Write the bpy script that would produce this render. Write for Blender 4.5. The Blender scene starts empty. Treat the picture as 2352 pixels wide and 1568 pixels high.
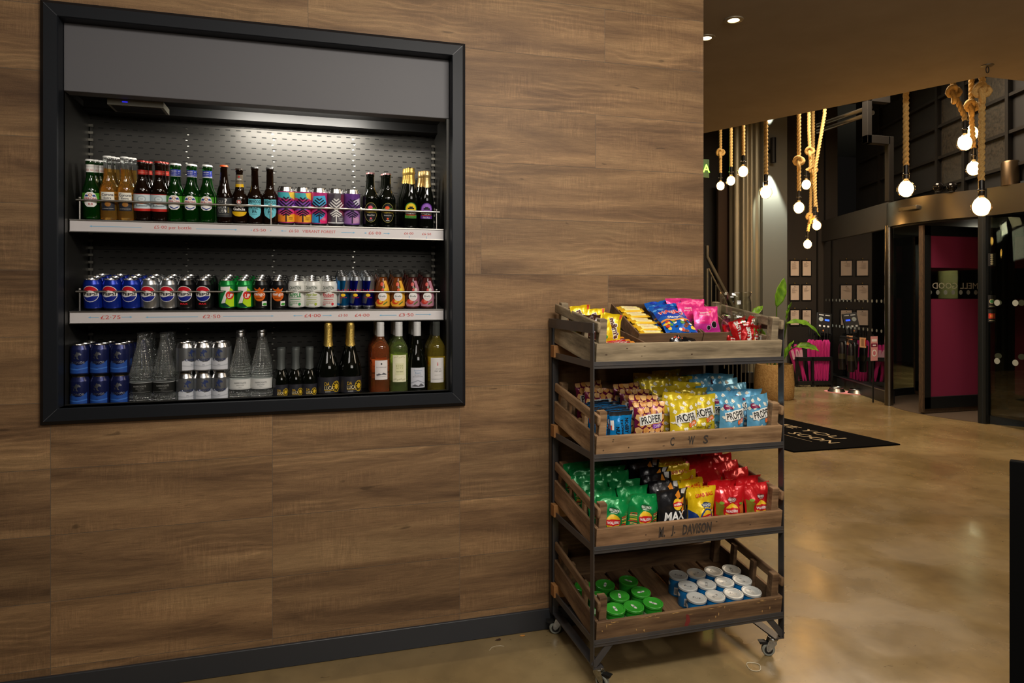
import bpy, bmesh, math, random
from mathutils import Vector, Matrix, noise, Euler
from mathutils.geometry import tessellate_polygon
PI = math.pi
SC = bpy.context.scene
COL = SC.collection

# ---------------------------------------------------------------- camera
EYE, YH, FPX, CX = 1.42, 676.0, 1568.0, 1176.0
FX, FY = 0.2799, 0.9600
cam_d = bpy.data.cameras.new('camera'); cam = bpy.data.objects.new('camera', cam_d); COL.objects.link(cam)
cam.location = (0, 0, EYE); cam.rotation_euler = (PI/2, 0, -math.atan2(FX, FY))
cam_d.sensor_width = 36; cam_d.lens = 24; cam_d.shift_y = -(784-YH)/2352; cam_d.clip_start = .05; cam_d.clip_end = 60
SC.camera = cam
# ---------------------------------------------------------------- world, exposure
w = bpy.data.worlds.new('night'); SC.world = w; w.use_nodes = True
w.node_tree.nodes['Background'].inputs[0].default_value = (.30, .26, .22, 1); w.node_tree.nodes['Background'].inputs[1].default_value = .012
SC.view_settings.view_transform = 'Standard'; SC.view_settings.look = 'None'
SC.view_settings.exposure = 0.0; SC.view_settings.gamma = 1.0; SC.view_settings.use_curve_mapping = False

def light(name, kind, loc, power, color, target=None, **k):
    d = bpy.data.lights.new(name, kind); d.energy = power; d.color = color
    for a, b in k.items(): setattr(d, a, b)
    o = bpy.data.objects.new(name, d); o.location = loc; COL.objects.link(o)
    if target is not None:
        o.rotation_euler = (Vector(target)-Vector(loc)).to_track_quat('-Z', 'Y').to_euler()
    return o
WARM = (1, .80, .58); NEUT = (1, .93, .84)
# unseen area lamps of the camera's room: ceiling lamps, last one an added fill
light('unseen_room_light', 'AREA', (.95, .75, 2.80), 76, NEUT, (.9, 2.2, 1.1), shape='RECTANGLE', size=1.3, size_y=.5)
light('unseen_room_light', 'AREA', (-.9, .2, 2.80), 11, NEUT, (-.8, 2.2, .9), shape='RECTANGLE', size=1.2, size_y=.5)
light('unseen_room_light', 'AREA', (3.4, 1.6, 2.80), 36, WARM, (3.4, 2.4, 0), shape='RECTANGLE', size=1.2, size_y=1.2)
light('unseen_room_light', 'AREA', (1.2, -1.7, 2.65), 46, NEUT, (1.1, 2.4, .75), shape='RECTANGLE', size=2.2, size_y=1.0)  # fill added behind the camera to lift the dark trolley crates
# tall lobby lights above the soffit level
light('lobby_ceiling_light', 'AREA', (5.6, 5.9, 4.25), 200, WARM, (5.6, 5.6, 0), shape='RECTANGLE', size=1.6, size_y=1.6)

# ---------------------------------------------------------------- pixel to place
def ray(px, py=YH):
    r = (px-CX)/FPX; s = (YH-py)/FPX
    return Vector((FX+r*FY, FY-r*FX, s))
def atY(px, py, Y):
    d = ray(px, py); k = Y/d.y; return Vector((d.x*k, Y, EYE+d.z*k))
def atX(px, py, X):
    d = ray(px, py); k = X/d.x; return Vector((X, d.y*k, EYE+d.z*k))
def atZ(px, py, Z):
    d = ray(px, py); k = (Z-EYE)/d.z; return Vector((d.x*k, d.y*k, Z))
def atD(px, py, D):
    d = ray(px, py); return Vector((d.x*D, d.y*D, EYE+d.z*D))
def xat(px, Y): return atY(px, YH, Y).x

# ---------------------------------------------------------------- materials
def lin(c):
    return tuple(((v/255)/12.92 if v/255 <= .04045 else ((v/255+.055)/1.055)**2.4) for v in c)+(1,)
MATS = {}
def mat(name, rgb=(128,128,128), rough=.5, metal=0, spec=.5, coat=0, trans=0, emit=0, ergb=None, noise_=None, bump=None, ior=1.5, alpha=1, aniso=0):
    """noise_ = (scale xyz, second rgb, detail, contrast lo, hi); bump = (scale xyz, strength, distance)"""
    if name in MATS: return MATS[name]
    m = bpy.data.materials.new(name); m.use_nodes = True; nt = m.node_tree; N = nt.nodes; L = nt.links
    b = N['Principled BSDF']; c = lin(rgb); b.inputs['Base Color'].default_value = c
    b.inputs['Roughness'].default_value = rough; b.inputs['Metallic'].default_value = metal
    b.inputs['Specular IOR Level'].default_value = spec; b.inputs['Coat Weight'].default_value = coat
    b.inputs['Coat Roughness'].default_value = .05; b.inputs['IOR'].default_value = ior
    b.inputs['Transmission Weight'].default_value = trans; b.inputs['Alpha'].default_value = alpha
    if emit:
        b.inputs['Emission Color'].default_value = lin(ergb or rgb); b.inputs['Emission Strength'].default_value = emit
    if noise_ or bump:
        tc = N.new('ShaderNodeTexCoord')
    def nz(scale, detail=4):
        mp = N.new('ShaderNodeMapping'); L.new(tc.outputs['Object'], mp.inputs[0]); mp.inputs['Scale'].default_value = scale
        t = N.new('ShaderNodeTexNoise'); L.new(mp.outputs[0], t.inputs['Vector']); t.inputs['Scale'].default_value = 1
        t.inputs['Detail'].default_value = detail; t.inputs['Roughness'].default_value = .6
        return t
    if noise_:
        sc, rgb2, det, lo, hi = noise_
        t = nz(sc, det); r = N.new('ShaderNodeValToRGB'); L.new(t.outputs[0], r.inputs[0])
        r.color_ramp.elements[0].position = lo; r.color_ramp.elements[1].position = hi
        r.color_ramp.elements[0].color = c; r.color_ramp.elements[1].color = lin(rgb2)
        L.new(r.outputs[0], b.inputs['Base Color'])
    if bump:
        sc, st, di = bump
        t = nz(sc, 3); bp = N.new('ShaderNodeBump'); L.new(t.outputs[0], bp.inputs['Height'])
        bp.inputs['Strength'].default_value = st; bp.inputs['Distance'].default_value = di
        L.new(bp.outputs[0], b.inputs['Normal'])
    MATS[name] = m; return m
def glass_thin(name, tint, refl=1.0, rough=.02, ior=1.5):
    """thin pane: straight-through tinted glass with Fresnel reflection"""
    if name in MATS: return MATS[name]
    m = bpy.data.materials.new(name); m.use_nodes = True; nt = m.node_tree; N = nt.nodes; L = nt.links
    for n in list(N):
        if n.type == 'BSDF_PRINCIPLED': N.remove(n)
    out = N['Material Output']; mx = N.new('ShaderNodeMixShader'); tr = N.new('ShaderNodeBsdfTransparent'); gl = N.new('ShaderNodeBsdfGlossy')
    tr.inputs[0].default_value = lin(tint); gl.inputs['Roughness'].default_value = rough; gl.inputs['Color'].default_value = (refl, refl, refl, 1)
    lw = N.new('ShaderNodeLayerWeight'); lw.inputs[0].default_value = .5
    pw = N.new('ShaderNodeMath'); pw.operation = 'POWER'; L.new(lw.outputs['Facing'], pw.inputs[0]); pw.inputs[1].default_value = 4
    fr = N.new('ShaderNodeMath'); fr.operation = 'MULTIPLY_ADD'; L.new(pw.outputs[0], fr.inputs[0]); f0 = ((ior-1)/(ior+1))**2; fr.inputs[1].default_value = 1-f0; fr.inputs[2].default_value = f0
    L.new(fr.outputs[0], mx.inputs[0]); L.new(tr.outputs[0], mx.inputs[1]); L.new(gl.outputs[0], mx.inputs[2]); L.new(mx.outputs[0], out.inputs[0])
    MATS[name] = m; return m
def C(r, g, b, rough=.35, **k):     # printed ink
    return mat('ink_%d_%d_%d%s' % (r, g, b, '_m' if k.get('metal') else ''), (r, g, b), rough, **k)

# ---------------------------------------------------------------- mesh builder
class MB:
    def __init__(s): s.v = []; s.f = []; s.m = []; s.mats = []; s.rnd = None
    def mi(s, m):
        if m not in s.mats: s.mats.append(m)
        return s.mats.index(m)
    def add(s, verts, faces, m, M=None):
        o = len(s.v); k = s.mi(m)
        s.v += [tuple(M @ Vector(v)) if M else tuple(v) for v in verts]
        for f in faces: s.f.append([i+o for i in f]); s.m.append(k)
        return s
    def box(s, x0, x1, y0, y1, z0, z1, m, M=None):
        V = [(x0,y0,z0),(x1,y0,z0),(x1,y1,z0),(x0,y1,z0),(x0,y0,z1),(x1,y0,z1),(x1,y1,z1),(x0,y1,z1)]
        return s.add(V, [(0,3,2,1),(4,5,6,7),(0,1,5,4),(1,2,6,5),(2,3,7,6),(3,0,4,7)], m, M)
    def lathe(s, prof, m, seg=32, M=None, cap=True):
        """prof: list of (r, z) bottom to top"""
        V = []; F = []; n = len(prof)
        for r, z in prof:
            for k in range(seg):
                a = 2*PI*k/seg; V.append((r*math.sin(a), -r*math.cos(a), z))
        for i in range(n-1):
            for k in range(seg):
                a = i*seg+k; b = i*seg+(k+1) % seg; F.append((a, b, b+seg, a+seg))
        if cap:
            if prof[0][0] > 1e-5: F.append(tuple(reversed(range(seg))))
            if prof[-1][0] > 1e-5: F.append(tuple((n-1)*seg+k for k in range(seg)))
        return s.add(V, F, m, M)
    def tube(s, pts, r, m, seg=10, closed=False, twist=None, cap=True):
        """pts list of Vector; r number or list; twist=(amp, lobes, turns per metre) makes a laid rope"""
        P = [Vector(p) for p in pts]; n = len(P); V = []; F = []; L = 0; nrm = None
        for i, p in enumerate(P):
            if closed: t = P[(i+1) % n]-P[i-1]
            else: t = P[min(i+1, n-1)]-P[max(i-1, 0)]
            t.normalize()
            if nrm is None: nrm = t.orthogonal().normalized()
            else: nrm = (nrm-t*nrm.dot(t)).normalized()
            bn = t.cross(nrm); rr = r[i] if isinstance(r, (list, tuple)) else r
            if i: L += (P[i]-P[i-1]).length
            for k in range(seg):
                a = 2*PI*k/seg; q = rr
                if twist: q = rr*(1-twist[0]*(.5-.5*math.cos(twist[1]*(a-L*twist[2]*2*PI/twist[1]))))
                V.append(p+nrm*(q*math.cos(a))+bn*(q*math.sin(a)))
        for i in range(n if closed else n-1):
            for k in range(seg):
                a = i*seg+k; b = i*seg+(k+1) % seg; c = ((i+1) % n)*seg
                F.append((a, b, c+(k+1) % seg, c+k))
        if cap and not closed: F.append(tuple(reversed(range(seg)))); F.append(tuple((n-1)*seg+k for k in range(seg)))
        return s.add(V, F, m)
    def prism(s, poly, y0, y1, m, M=None):
        """polygon in x,z extruded along y"""
        n = len(poly); V = [(x, y0, z) for x, z in poly]+[(x, y1, z) for x, z in poly]
        F = [tuple(range(n)), tuple(reversed(range(n, 2*n)))]+[(i, i+n, (i+1) % n+n, (i+1) % n) for i in range(n)]
        return s.add(V, F, m, M)
    def sphere(s, c, r, m, seg=20, rings=12, sz=1):
        pr = [(max(r*math.sin(PI*i/rings), 0), -r*sz*math.cos(PI*i/rings)) for i in range(rings+1)]
        pr[0] = (1e-6, pr[0][1]); pr[-1] = (1e-6, pr[-1][1])
        return s.lathe(pr, m, seg, Matrix.Translation(c), cap=False)
    def build(s, name, parent=None, smooth=38, bevel=0, M=None, fix=True):
        me = bpy.data.meshes.new(name); me.from_pydata([tuple(v) for v in s.v], [], s.f)
        for m in s.mats: me.materials.append(m)
        me.polygons.foreach_set('material_index', s.m)
        if fix:
            bm = bmesh.new(); bm.from_mesh(me); bmesh.ops.recalc_face_normals(bm, faces=bm.faces); bm.to_mesh(me); bm.free()
        if smooth:
            me.polygons.foreach_set('use_smooth', [True]*len(me.polygons)); me.set_sharp_from_angle(angle=math.radians(smooth))
        me.update()
        o = bpy.data.objects.new(name, me); COL.objects.link(o)
        if parent is not None: o.parent = parent
        if M is not None: o.matrix_local = M
        if bevel:
            b = o.modifiers.new('bevel', 'BEVEL'); b.width = bevel; b.segments = 2; b.limit_method = 'ANGLE'; b.angle_limit = math.radians(50)
        return o
def thing(name, label, cat, loc=(0,0,0), group=None, M=None, rotz=0):
    o = bpy.data.objects.new(name, None); COL.objects.link(o); o.empty_display_size = .05
    if M is not None: o.matrix_world = M
    else: o.location = loc; o.rotation_euler = (0, 0, rotz)
    return tag(o, label, cat, group)
def tag(o, label, cat, group=None):
    o['label'] = label; o['category'] = cat
    if group: o['group'] = group
    return o
def struct(o): o['kind'] = 'structure'; return o
def kids(o): return [c for c in bpy.data.objects if c.parent is o]
KIDS = {}
def proto_kids(o):
    if o.name not in KIDS: KIDS[o.name] = [(c, kids(c)) for c in kids(o)]
    return KIDS[o.name]
def dup(root, label, M, group=None):
    r = root.copy(); COL.objects.link(r); r['label'] = label; r.matrix_world = M
    if group: r['group'] = group
    for c, gs in proto_kids(root):
        d = c.copy(); COL.objects.link(d); d.parent = r
        for g in gs: e = g.copy(); COL.objects.link(e); e.parent = d
    return r
USED = set()
def place(proto, label, M, group):
    """first use moves the proto itself, later uses copy it"""
    if proto.name in USED: return dup(proto, label, M, group)
    proto_kids(proto); USED.add(proto.name); proto.matrix_world = M; proto['label'] = label; proto['group'] = group
    return proto
def T(x, y, z, rz=0, rx=0, ry=0):
    return Matrix.Translation((x, y, z)) @ Euler((rx, ry, rz)).to_matrix().to_4x4()

# ---------------------------------------------------------------- flat artwork, wrapped on surfaces
TXT = {}
def text2d(s, bold=0, shear=0):
    k = (s, bold, shear)
    if k in TXT: return TXT[k]
    cu = bpy.data.curves.new('t', 'FONT'); cu.body = s; cu.align_x = 'CENTER'; cu.align_y = 'CENTER'; cu.size = 1; cu.resolution_u = 2
    cu.offset = bold; cu.shear = shear
    o = bpy.data.objects.new('t', cu); COL.objects.link(o)
    me = o.to_mesh(); V = [(v.co.x, v.co.y) for v in me.vertices]; F = [tuple(p.vertices) for p in me.polygons]; o.to_mesh_clear()
    bpy.data.objects.remove(o); bpy.data.curves.remove(cu)
    xs = [v[0] for v in V]; ys = [v[1] for v in V]; cx = (min(xs)+max(xs))/2; cy = (min(ys)+max(ys))/2; h = max(ys)-min(ys); wd = max(xs)-min(xs)
    TXT[k] = ([((x-cx)/h, (y-cy)/h) for x, y in V], F, wd/h); return TXT[k]
def ell(cx, cy, rx, ry, a0=0, a1=360, n=20):
    return [(cx+rx*math.cos(math.radians(a0+(a1-a0)*i/n)), cy+ry*math.sin(math.radians(a0+(a1-a0)*i/n))) for i in range(n if a1-a0 >= 360 else n+1)]
def sc(items, sx, sy):
    out = []
    for it in items:
        k = it[0]
        if k == 'r': out.append(('r', it[1]*sx, it[2]*sy, it[3]*sx, it[4]*sy, it[5]))
        elif k == 'e': out.append(('e', it[1]*sx, it[2]*sy, it[3]*sx, it[4]*sy, it[5]))
        elif k == 'p': out.append(('p', [(x*sx, y*sy) for x, y in it[1]], it[2]))
        else:
            o = dict(it[6]) if len(it) > 6 else {}
            if 'w' in o and not 45 < abs(o.get('rot', 0)) < 135: o['w'] *= sx
            elif 'w' in o: o['w'] *= sy
            out.append((k, it[1], it[2]*sx, it[3]*sy, it[4]*sy, it[5], o))
    return out
def shapes(it):
    """one artwork item -> verts2d, faces, material"""
    k = it[0]
    if k == 'r': _, x0, y0, x1, y1, m = it; return [(x0,y0),(x1,y0),(x1,y1),(x0,y1)], [(0,1,2,3)], m
    if k == 'e': P = ell(*it[1:5]); return P, [tuple(range(len(P)))], it[5]
    if k == 'p':
        P = it[1]; tri = tessellate_polygon([[Vector((x, y, 0)) for x, y in P]]); return P, [tuple(t) for t in tri], it[2]
    if k == 't':
        _, s, cx, cy, h, m = it[:6]; o = it[6] if len(it) > 6 else {}
        V, F, a = text2d(s, o.get('b', 0), o.get('sh', 0)); sx = h if 'w' not in o else o['w']/a
        c, sn = math.cos(math.radians(o.get('rot', 0))), math.sin(math.radians(o.get('rot', 0)))
        if o.get('mir'): sx = -sx
        return [(cx+x*sx*c-y*h*sn, cy+x*sx*sn+y*h*c) for x, y in V], F, m
def art(mb, items, f, gu, gv=(), mm=.001, lim=None, lift0=1, diag=None):
    """cut each item along the grid lines gu, gv (metres) and place it with f(u, v, layer)"""
    for li, it in enumerate(items):
        V, F, m = shapes(it)
        bm = bmesh.new(); vs = [bm.verts.new((x*mm, y*mm, 0)) for x, y in V]
        for fc in F:
            try: bm.faces.new([vs[i] for i in fc])
            except ValueError: pass
        us = [v.co.x for v in bm.verts]; ws = [v.co.y for v in bm.verts]
        if not us: bm.free(); continue
        def cut(co, no, **k):
            bmesh.ops.bisect_plane(bm, geom=bm.verts[:]+bm.edges[:]+bm.faces[:], plane_co=co, plane_no=no, dist=1e-7, **k)
        if lim:
            cut((lim[0],0,0), (-1,0,0), clear_outer=True); cut((lim[1],0,0), (1,0,0), clear_outer=True)
            cut((0,lim[2],0), (0,-1,0), clear_outer=True); cut((0,lim[3],0), (0,1,0), clear_outer=True)
        a, b, c, d = min(us), max(us), min(ws), max(ws)
        for g in gu:
            if a < g < b: cut((g,0,0), (1,0,0))
        for g in gv:
            if c < g < d: cut((0,g,0), (0,1,0))
        if diag:        # cell diagonals, so that every piece lies in one triangle of the surface below
            du, dv, u0, nk = diag
            for k in range(-nk, nk+1):
                cu0 = u0+k*du      # line (u-cu0)/du = v/dv
                lo = (a-cu0)/du-d/dv; hi = (b-cu0)/du-c/dv
                if lo < 0 < hi: cut((cu0, 0, 0), (1/du, -1/dv, 0))
        bm.verts.index_update()
        # keep front-facing winding
        FF = []
        for fc in bm.faces:
            idx = [v.index for v in fc.verts]
            FF.append(idx if fc.normal.z > 0 else idx[::-1])
        mb.add([f(v.co.x, v.co.y, li+lift0) for v in bm.verts], FF, m)
        bm.free()
    return mb
SEG = 32
def wrap(R, seg=SEG, dz=0, lift=.00018):
    """mapping on an upright cylinder radius R (number or function of z), u=0 faces -Y"""
    R0 = R if not callable(R) else R(0)
    def f(u, v, l):
        r = (R(v) if callable(R) else R)+lift*(l+1); a = u/R0; return (r*math.sin(a), -r*math.cos(a), v+dz)
    gu = [2*PI*R0/seg*k for k in range(-seg//2, seg//2+1)]
    return f, gu
def flat(lift=.0003, M=None):       # on a board facing -Y
    def f(u, v, l):
        p = Vector((u, -lift*l, v)); return tuple(M @ p) if M else tuple(p)
    return f
# ================================================================ setting
D = 2.75
def wood_wall_mat():
    m = bpy.data.materials.new('oak_wall_panel'); m.use_nodes = True; nt = m.node_tree; N = nt.nodes; L = nt.links; b = N['Principled BSDF']
    b.inputs['Roughness'].default_value = .55; b.inputs['Specular IOR Level'].default_value = .3
    at = N.new('ShaderNodeAttribute'); at.attribute_name = 'rnd'
    tc = N.new('ShaderNodeTexCoord')
    cmb = N.new('ShaderNodeCombineXYZ'); mu = N.new('ShaderNodeMath'); mu.operation = 'MULTIPLY'; mu.inputs[1].default_value = 37.0
    L.new(at.outputs['Fac'], mu.inputs[0]); L.new(mu.outputs[0], cmb.inputs[0]); L.new(mu.outputs[0], cmb.inputs[2])
    ad = N.new('ShaderNodeVectorMath'); L.new(tc.outputs['Object'], ad.inputs[0]); L.new(cmb.outputs[0], ad.inputs[1])
    def nz(scale, det, dist=0, rough=.6):
        mp = N.new('ShaderNodeMapping'); L.new(ad.outputs[0], mp.inputs[0]); mp.inputs['Scale'].default_value = scale
        t = N.new('ShaderNodeTexNoise'); L.new(mp.outputs[0], t.inputs['Vector']); t.inputs['Scale'].default_value = 1
        t.inputs['Detail'].default_value = det; t.inputs['Distortion'].default_value = dist; t.inputs['Roughness'].default_value = rough; return t
    def ramp(t, stops, interp='LINEAR'):
        r = N.new('ShaderNodeValToRGB'); L.new(t.outputs[0], r.inputs[0]); r.color_ramp.interpolation = interp
        e = r.color_ramp.elements; e[0].position, e[0].color = stops[0][0], stops[0][1]; e[1].position, e[1].color = stops[-1][0], stops[-1][1]
        for p, c in stops[1:-1]: q = e.new(p); q.color = c
        return r
    def mix(kind, fac, a, bb):
        x = N.new('ShaderNodeMix'); x.data_type = 'RGBA'; x.blend_type = kind
        if isinstance(fac, (int, float)): x.inputs[0].default_value = fac
        else: L.new(fac.outputs[0], x.inputs[0])
        L.new(a.outputs[0] if a.type != 'MIX' else a.outputs[2], x.inputs[6]); L.new(bb.outputs[0] if bb.type != 'MIX' else bb.outputs[2], x.inputs[7]); return x
    g = lambda v: (v, v, v, 1)
    base = ramp(nz((1.1, 1, 9), 5, .8), [(.28, lin((90,67,47))), (.42, lin((118,91,64))), (.55, lin((138,108,76))), (.72, lin((158,127,90)))])
    band = ramp(nz((.7, 1, 5), 2, .4), [(.3, g(.74)), (.65, g(1.05))])
    # cathedral figure from a distorted field
    mp = N.new('ShaderNodeMapping'); L.new(ad.outputs[0], mp.inputs[0]); mp.inputs['Scale'].default_value = (2.6, 1, 8)
    wv = N.new('ShaderNodeTexWave'); wv.wave_type = 'BANDS'; wv.bands_direction = 'Z'; L.new(mp.outputs[0], wv.inputs['Vector'])
    wv.inputs['Scale'].default_value = 1.6; wv.inputs['Distortion'].default_value = 13; wv.inputs['Detail'].default_value = 2.5; wv.inputs['Detail Scale'].default_value = .7
    fig = ramp(wv, [(.0, g(.86)), (.6, g(1.0)), (.9, g(1.02)), (1, g(1.24))])
    msk = ramp(nz((1.3, 1, 5), 1), [(.5, g(0)), (.62, g(1))])
    grain = ramp(nz((14, 1, 240), 5, .5), [(.3, g(.74)), (.65, g(1.12))])
    saw = ramp(nz((170, 1, 12), 3, 1.2), [(.42, g(.94)), (.66, g(1.36))])
    sawm = ramp(nz((3.5, 1, 9), 2), [(.47, g(0)), (.63, g(1))])
    knot = ramp(nz((9, 1, 38), 1, .6), [(.20, g(.45)), (.245, g(1))])
    one = N.new('ShaderNodeRGB'); one.outputs[0].default_value = (1,1,1,1)
    x = mix('MULTIPLY', 1.0, base, band)
    figm = mix('MIX', msk, one, fig); x = mix('MULTIPLY', 1.0, x, figm)
    x = mix('MULTIPLY', .8, x, grain)
    sm = mix('MIX', sawm, one, saw); x = mix('MULTIPLY', .75, x, sm)
    x = mix('MULTIPLY', .8, x, knot)
    spk = ramp(nz((420, 1, 620), 2), [(.3, g(.80)), (.7, g(1.18))]); x = mix('MULTIPLY', .8, x, spk)
    tint = ramp(at, [(0, (.93, .93, .94, 1)), (1, (1.05, 1.03, 1.0, 1))])
    x = mix('MULTIPLY', 1.0, x, tint)
    L.new(x.outputs[2], b.inputs['Base Color'])
    bp = N.new('ShaderNodeBump'); bp.inputs['Strength'].default_value = .25; bp.inputs['Distance'].default_value = .002
    L.new(grain.outputs[0], bp.inputs['Height']); L.new(bp.outputs[0], b.inputs['Normal'])
    return m
OAK = wood_wall_mat()
GROOVE = mat('panel_joint', (104,96,84), .8)
WX0, WX1, ZC = -3.0, 1.7137, 2.85
HX0, HX1, HZ0, HZ1 = -.90, .588, .975, 2.437          # opening for the built-in cooler
mb = MB()
# backing slab with the opening
for a, b, c, d in ((WX0, HX0, 0, ZC), (HX1, WX1, 0, ZC), (HX0, HX1, 0, HZ0), (HX0, HX1, HZ1, ZC)):
    mb.box(a, b, D+.0010, D+.40, c, d, GROOVE)
mb.box(WX1-.004, WX1-.0005, D+.001, D+.40, 0, ZC, OAK)
rnds = []; nf0 = len(mb.f); rnds = [0.5]*nf0
random.seed(5)
rows = []
for k in range(-1, 13):
    z0 = max(.1108+.2323*k, .07); z1 = min(.1108+.2323*(k+1), ZC)
    if z1 <= z0: continue
    if k <= 3: js = [-.883-.73*2, -.883-.73, -.883, -.148, .5786, 1.31]
    else: js = {4: [-2.3, -1.5, 1.0], 5: [-2.0, 1.24], 6: [-1.9, .668], 7: [-2.4, -1.2], 8: [-1.7, 1.18], 9: [-2.3], 10: [-1.6, -.018, 1.224], 11: [-2.2, -.6, .62]}.get(k, [-1, .9])
    xs = [WX0]+js+[WX1]
    for a, b in zip(xs, xs[1:]):
        spans = [(a, b, z0, z1)]
        if z1 > HZ0 and z0 < HZ1:       # cut around the opening
            spans = []
            if a < HX0: spans.append((a, min(b, HX0), z0, z1))
            if b > HX1: spans.append((max(a, HX1), b, z0, z1))
            lo, hi = max(a, HX0), min(b, HX1)
            if lo < hi:
                if z0 < HZ0: spans.append((lo, hi, z0, HZ0))
                if z1 > HZ1: spans.append((lo, hi, HZ1, z1))
        rv = random.random()
        for (p, q, r, t) in spans:
            e = .0007
            mb.add([(p+(e if p == a else 0), D, r+(e if r == z0 else 0)), (q-(e if q == b else 0), D, r+(e if r == z0 else 0)), (q-(e if q == b else 0), D, t-(e if t == z1 else 0)), (p+(e if p == a else 0), D, t-(e if t == z1 else 0))], [(0,1,2,3)], OAK)
            rnds.append(rv)
wall = mb.build('wall_front', smooth=0, fix=False); struct(wall)
at = wall.data.attributes.new('rnd', 'FLOAT', 'FACE'); at.data.foreach_set('value', rnds)
DGREY = mat('graphite_paint', (46,48,52), .42, spec=.5)
mb = MB(); mb.box(WX0, WX1+.012, D-.014, D+.0, 0, .087, DGREY); mb.box(WX1, WX1+.012, D, D+.40, 0, .087, DGREY)
struct(mb.build('baseboard_front', bevel=.003))

# floor
def floor_mat():
    m = bpy.data.materials.new('polished_concrete'); m.use_nodes = True; nt = m.node_tree; N = nt.nodes; L = nt.links; b = N['Principled BSDF']
    tc = N.new('ShaderNodeTexCoord')
    def nz(scale, det, dist=0):
        mp = N.new('ShaderNodeMapping'); L.new(tc.outputs['Object'], mp.inputs[0]); mp.inputs['Scale'].default_value = scale
        t = N.new('ShaderNodeTexNoise'); L.new(mp.outputs[0], t.inputs['Vector']); t.inputs['Scale'].default_value = 1; t.inputs['Detail'].default_value = det; t.inputs['Distortion'].default_value = dist; return t
    def ramp(t, st):
        r = N.new('ShaderNodeValToRGB'); L.new(t.outputs[0], r.inputs[0]); e = r.color_ramp.elements
        e[0].position, e[0].color = st[0]; e[1].position, e[1].color = st[-1]
        for p, c in st[1:-1]: q = e.new(p); q.color = c
        return r
    a = ramp(nz((1.3, 1.3, 1), 6, .6), [(.25, lin((108,90,58))), (.5, lin((132,111,74))), (.75, lin((152,132,94)))])
    c = ramp(nz((11, 11, 1), 5, .3), [(.3, (.86,.86,.86,1)), (.6, (1.03,1.03,1.03,1))])
    s = ramp(nz((26, 60, 1), 4, 1.5), [(.255, (.35,.33,.3,1)), (.30, (1,1,1,1))])
    x = N.new('ShaderNodeMix'); x.data_type = 'RGBA'; x.blend_type = 'MULTIPLY'; x.inputs[0].default_value = 1; L.new(a.outputs[0], x.inputs[6]); L.new(c.outputs[0], x.inputs[7])
    y = N.new('ShaderNodeMix'); y.data_type = 'RGBA'; y.blend_type = 'MULTIPLY'; y.inputs[0].default_value = .8; L.new(x.outputs[2], y.inputs[6]); L.new(s.outputs[0], y.inputs[7])
    L.new(y.outputs[2], b.inputs['Base Color'])
    r = N.new('ShaderNodeMapRange'); L.new(nz((2.2, 2.2, 1), 5, .5).outputs[0], r.inputs[0]); r.inputs[1].default_value = .35; r.inputs[2].default_value = .65; r.inputs[3].default_value = .17; r.inputs[4].default_value = .33
    L.new(r.outputs[0], b.inputs['Roughness']); b.inputs['Specular IOR Level'].default_value = .7
    bp = N.new('ShaderNodeBump'); bp.inputs['Strength'].default_value = .1; bp.inputs['Distance'].default_value = .003; L.new(nz((18, 18, 1), 4).outputs[0], bp.inputs['Height']); L.new(bp.outputs[0], b.inputs['Normal'])
    return m
CONC = floor_mat()
mb = MB(); mb.box(-3, 12, -3, 13, -.1, 0, CONC); struct(mb.build('floor', smooth=0))
# low ceiling (soffit) over the bar side; its free edge runs diagonally towards the lobby
PLAST = mat('soffit_plaster', (150,138,122), .9, noise_=((3,3,3), (140,128,112), 3, .3, .7))
pA = atZ(1616, 306, ZC); pB = atZ(2262, 176, ZC); pC = Vector((12, pB.y-.02, ZC))
e = (pA-pB).normalized(); pA2 = pA+e*3.2
poly = [(-3,-3), (12,-3), (12,pC.y), (pB.x,pB.y), (pA2.x,pA2.y), (-3,pA2.y)]
mb = MB(); n = len(poly)
mb.add([(x,y,ZC) for x,y in poly]+[(x,y,ZC+.35) for x,y in poly], [tuple(range(n)), tuple(reversed(range(n,2*n)))]+[(i,i+n,(i+1)%n+n,(i+1)%n) for i in range(n)], PLAST)
struct(mb.build('ceiling', smooth=0))
DARKW = mat('dark_wall_paint', (52,47,42), .8)
mb = MB(); mb.box(-3.1,-3,-3,13,0,ZC,DARKW); struct(mb.build('wall_left', smooth=0))
mb = MB(); mb.box(-3,12,-3.1,-3,0,ZC,DARKW); struct(mb.build('wall_rear', smooth=0))
mb = MB(); mb.box(-3,12.1,-3,13,4.6,4.7,mat('lobby_ceiling_black', (20,19,18), .9)); struct(mb.build('ceiling_lobby', smooth=0))

# recessed spotlights in the soffit
for (px, py), lb in (((1685,45),'recessed ceiling spotlight, the one further from the wood wall'), ((1622,86),'recessed ceiling spotlight half hidden by the end of the wood wall')):
    p = atZ(px, py, ZC); t = thing('ceiling_spotlight', lb, 'light', (p.x,p.y,ZC), 'recessed spotlights in the ceiling')
    m1 = MB(); m1.lathe([(.030,-.002),(.030,-.006),(.048,-.005),(.050,0)], mat('spot_trim', (150,140,120), .35, metal=.6), 28, cap=False); m1.build('trim_ring', t)
    m2 = MB(); m2.lathe([(1e-5,-.004),(.030,-.003)], mat('spot_lens', (255,236,200), .5, emit=9, ergb=(255,226,176)), 24, cap=False); m2.build('lamp_lens', t)
    l = light('spot_beam', 'SPOT', (p.x,p.y,ZC-.02), 14, WARM, spot_size=1.5, spot_blend=.7, shadow_soft_size=.03); l.parent = None

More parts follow.
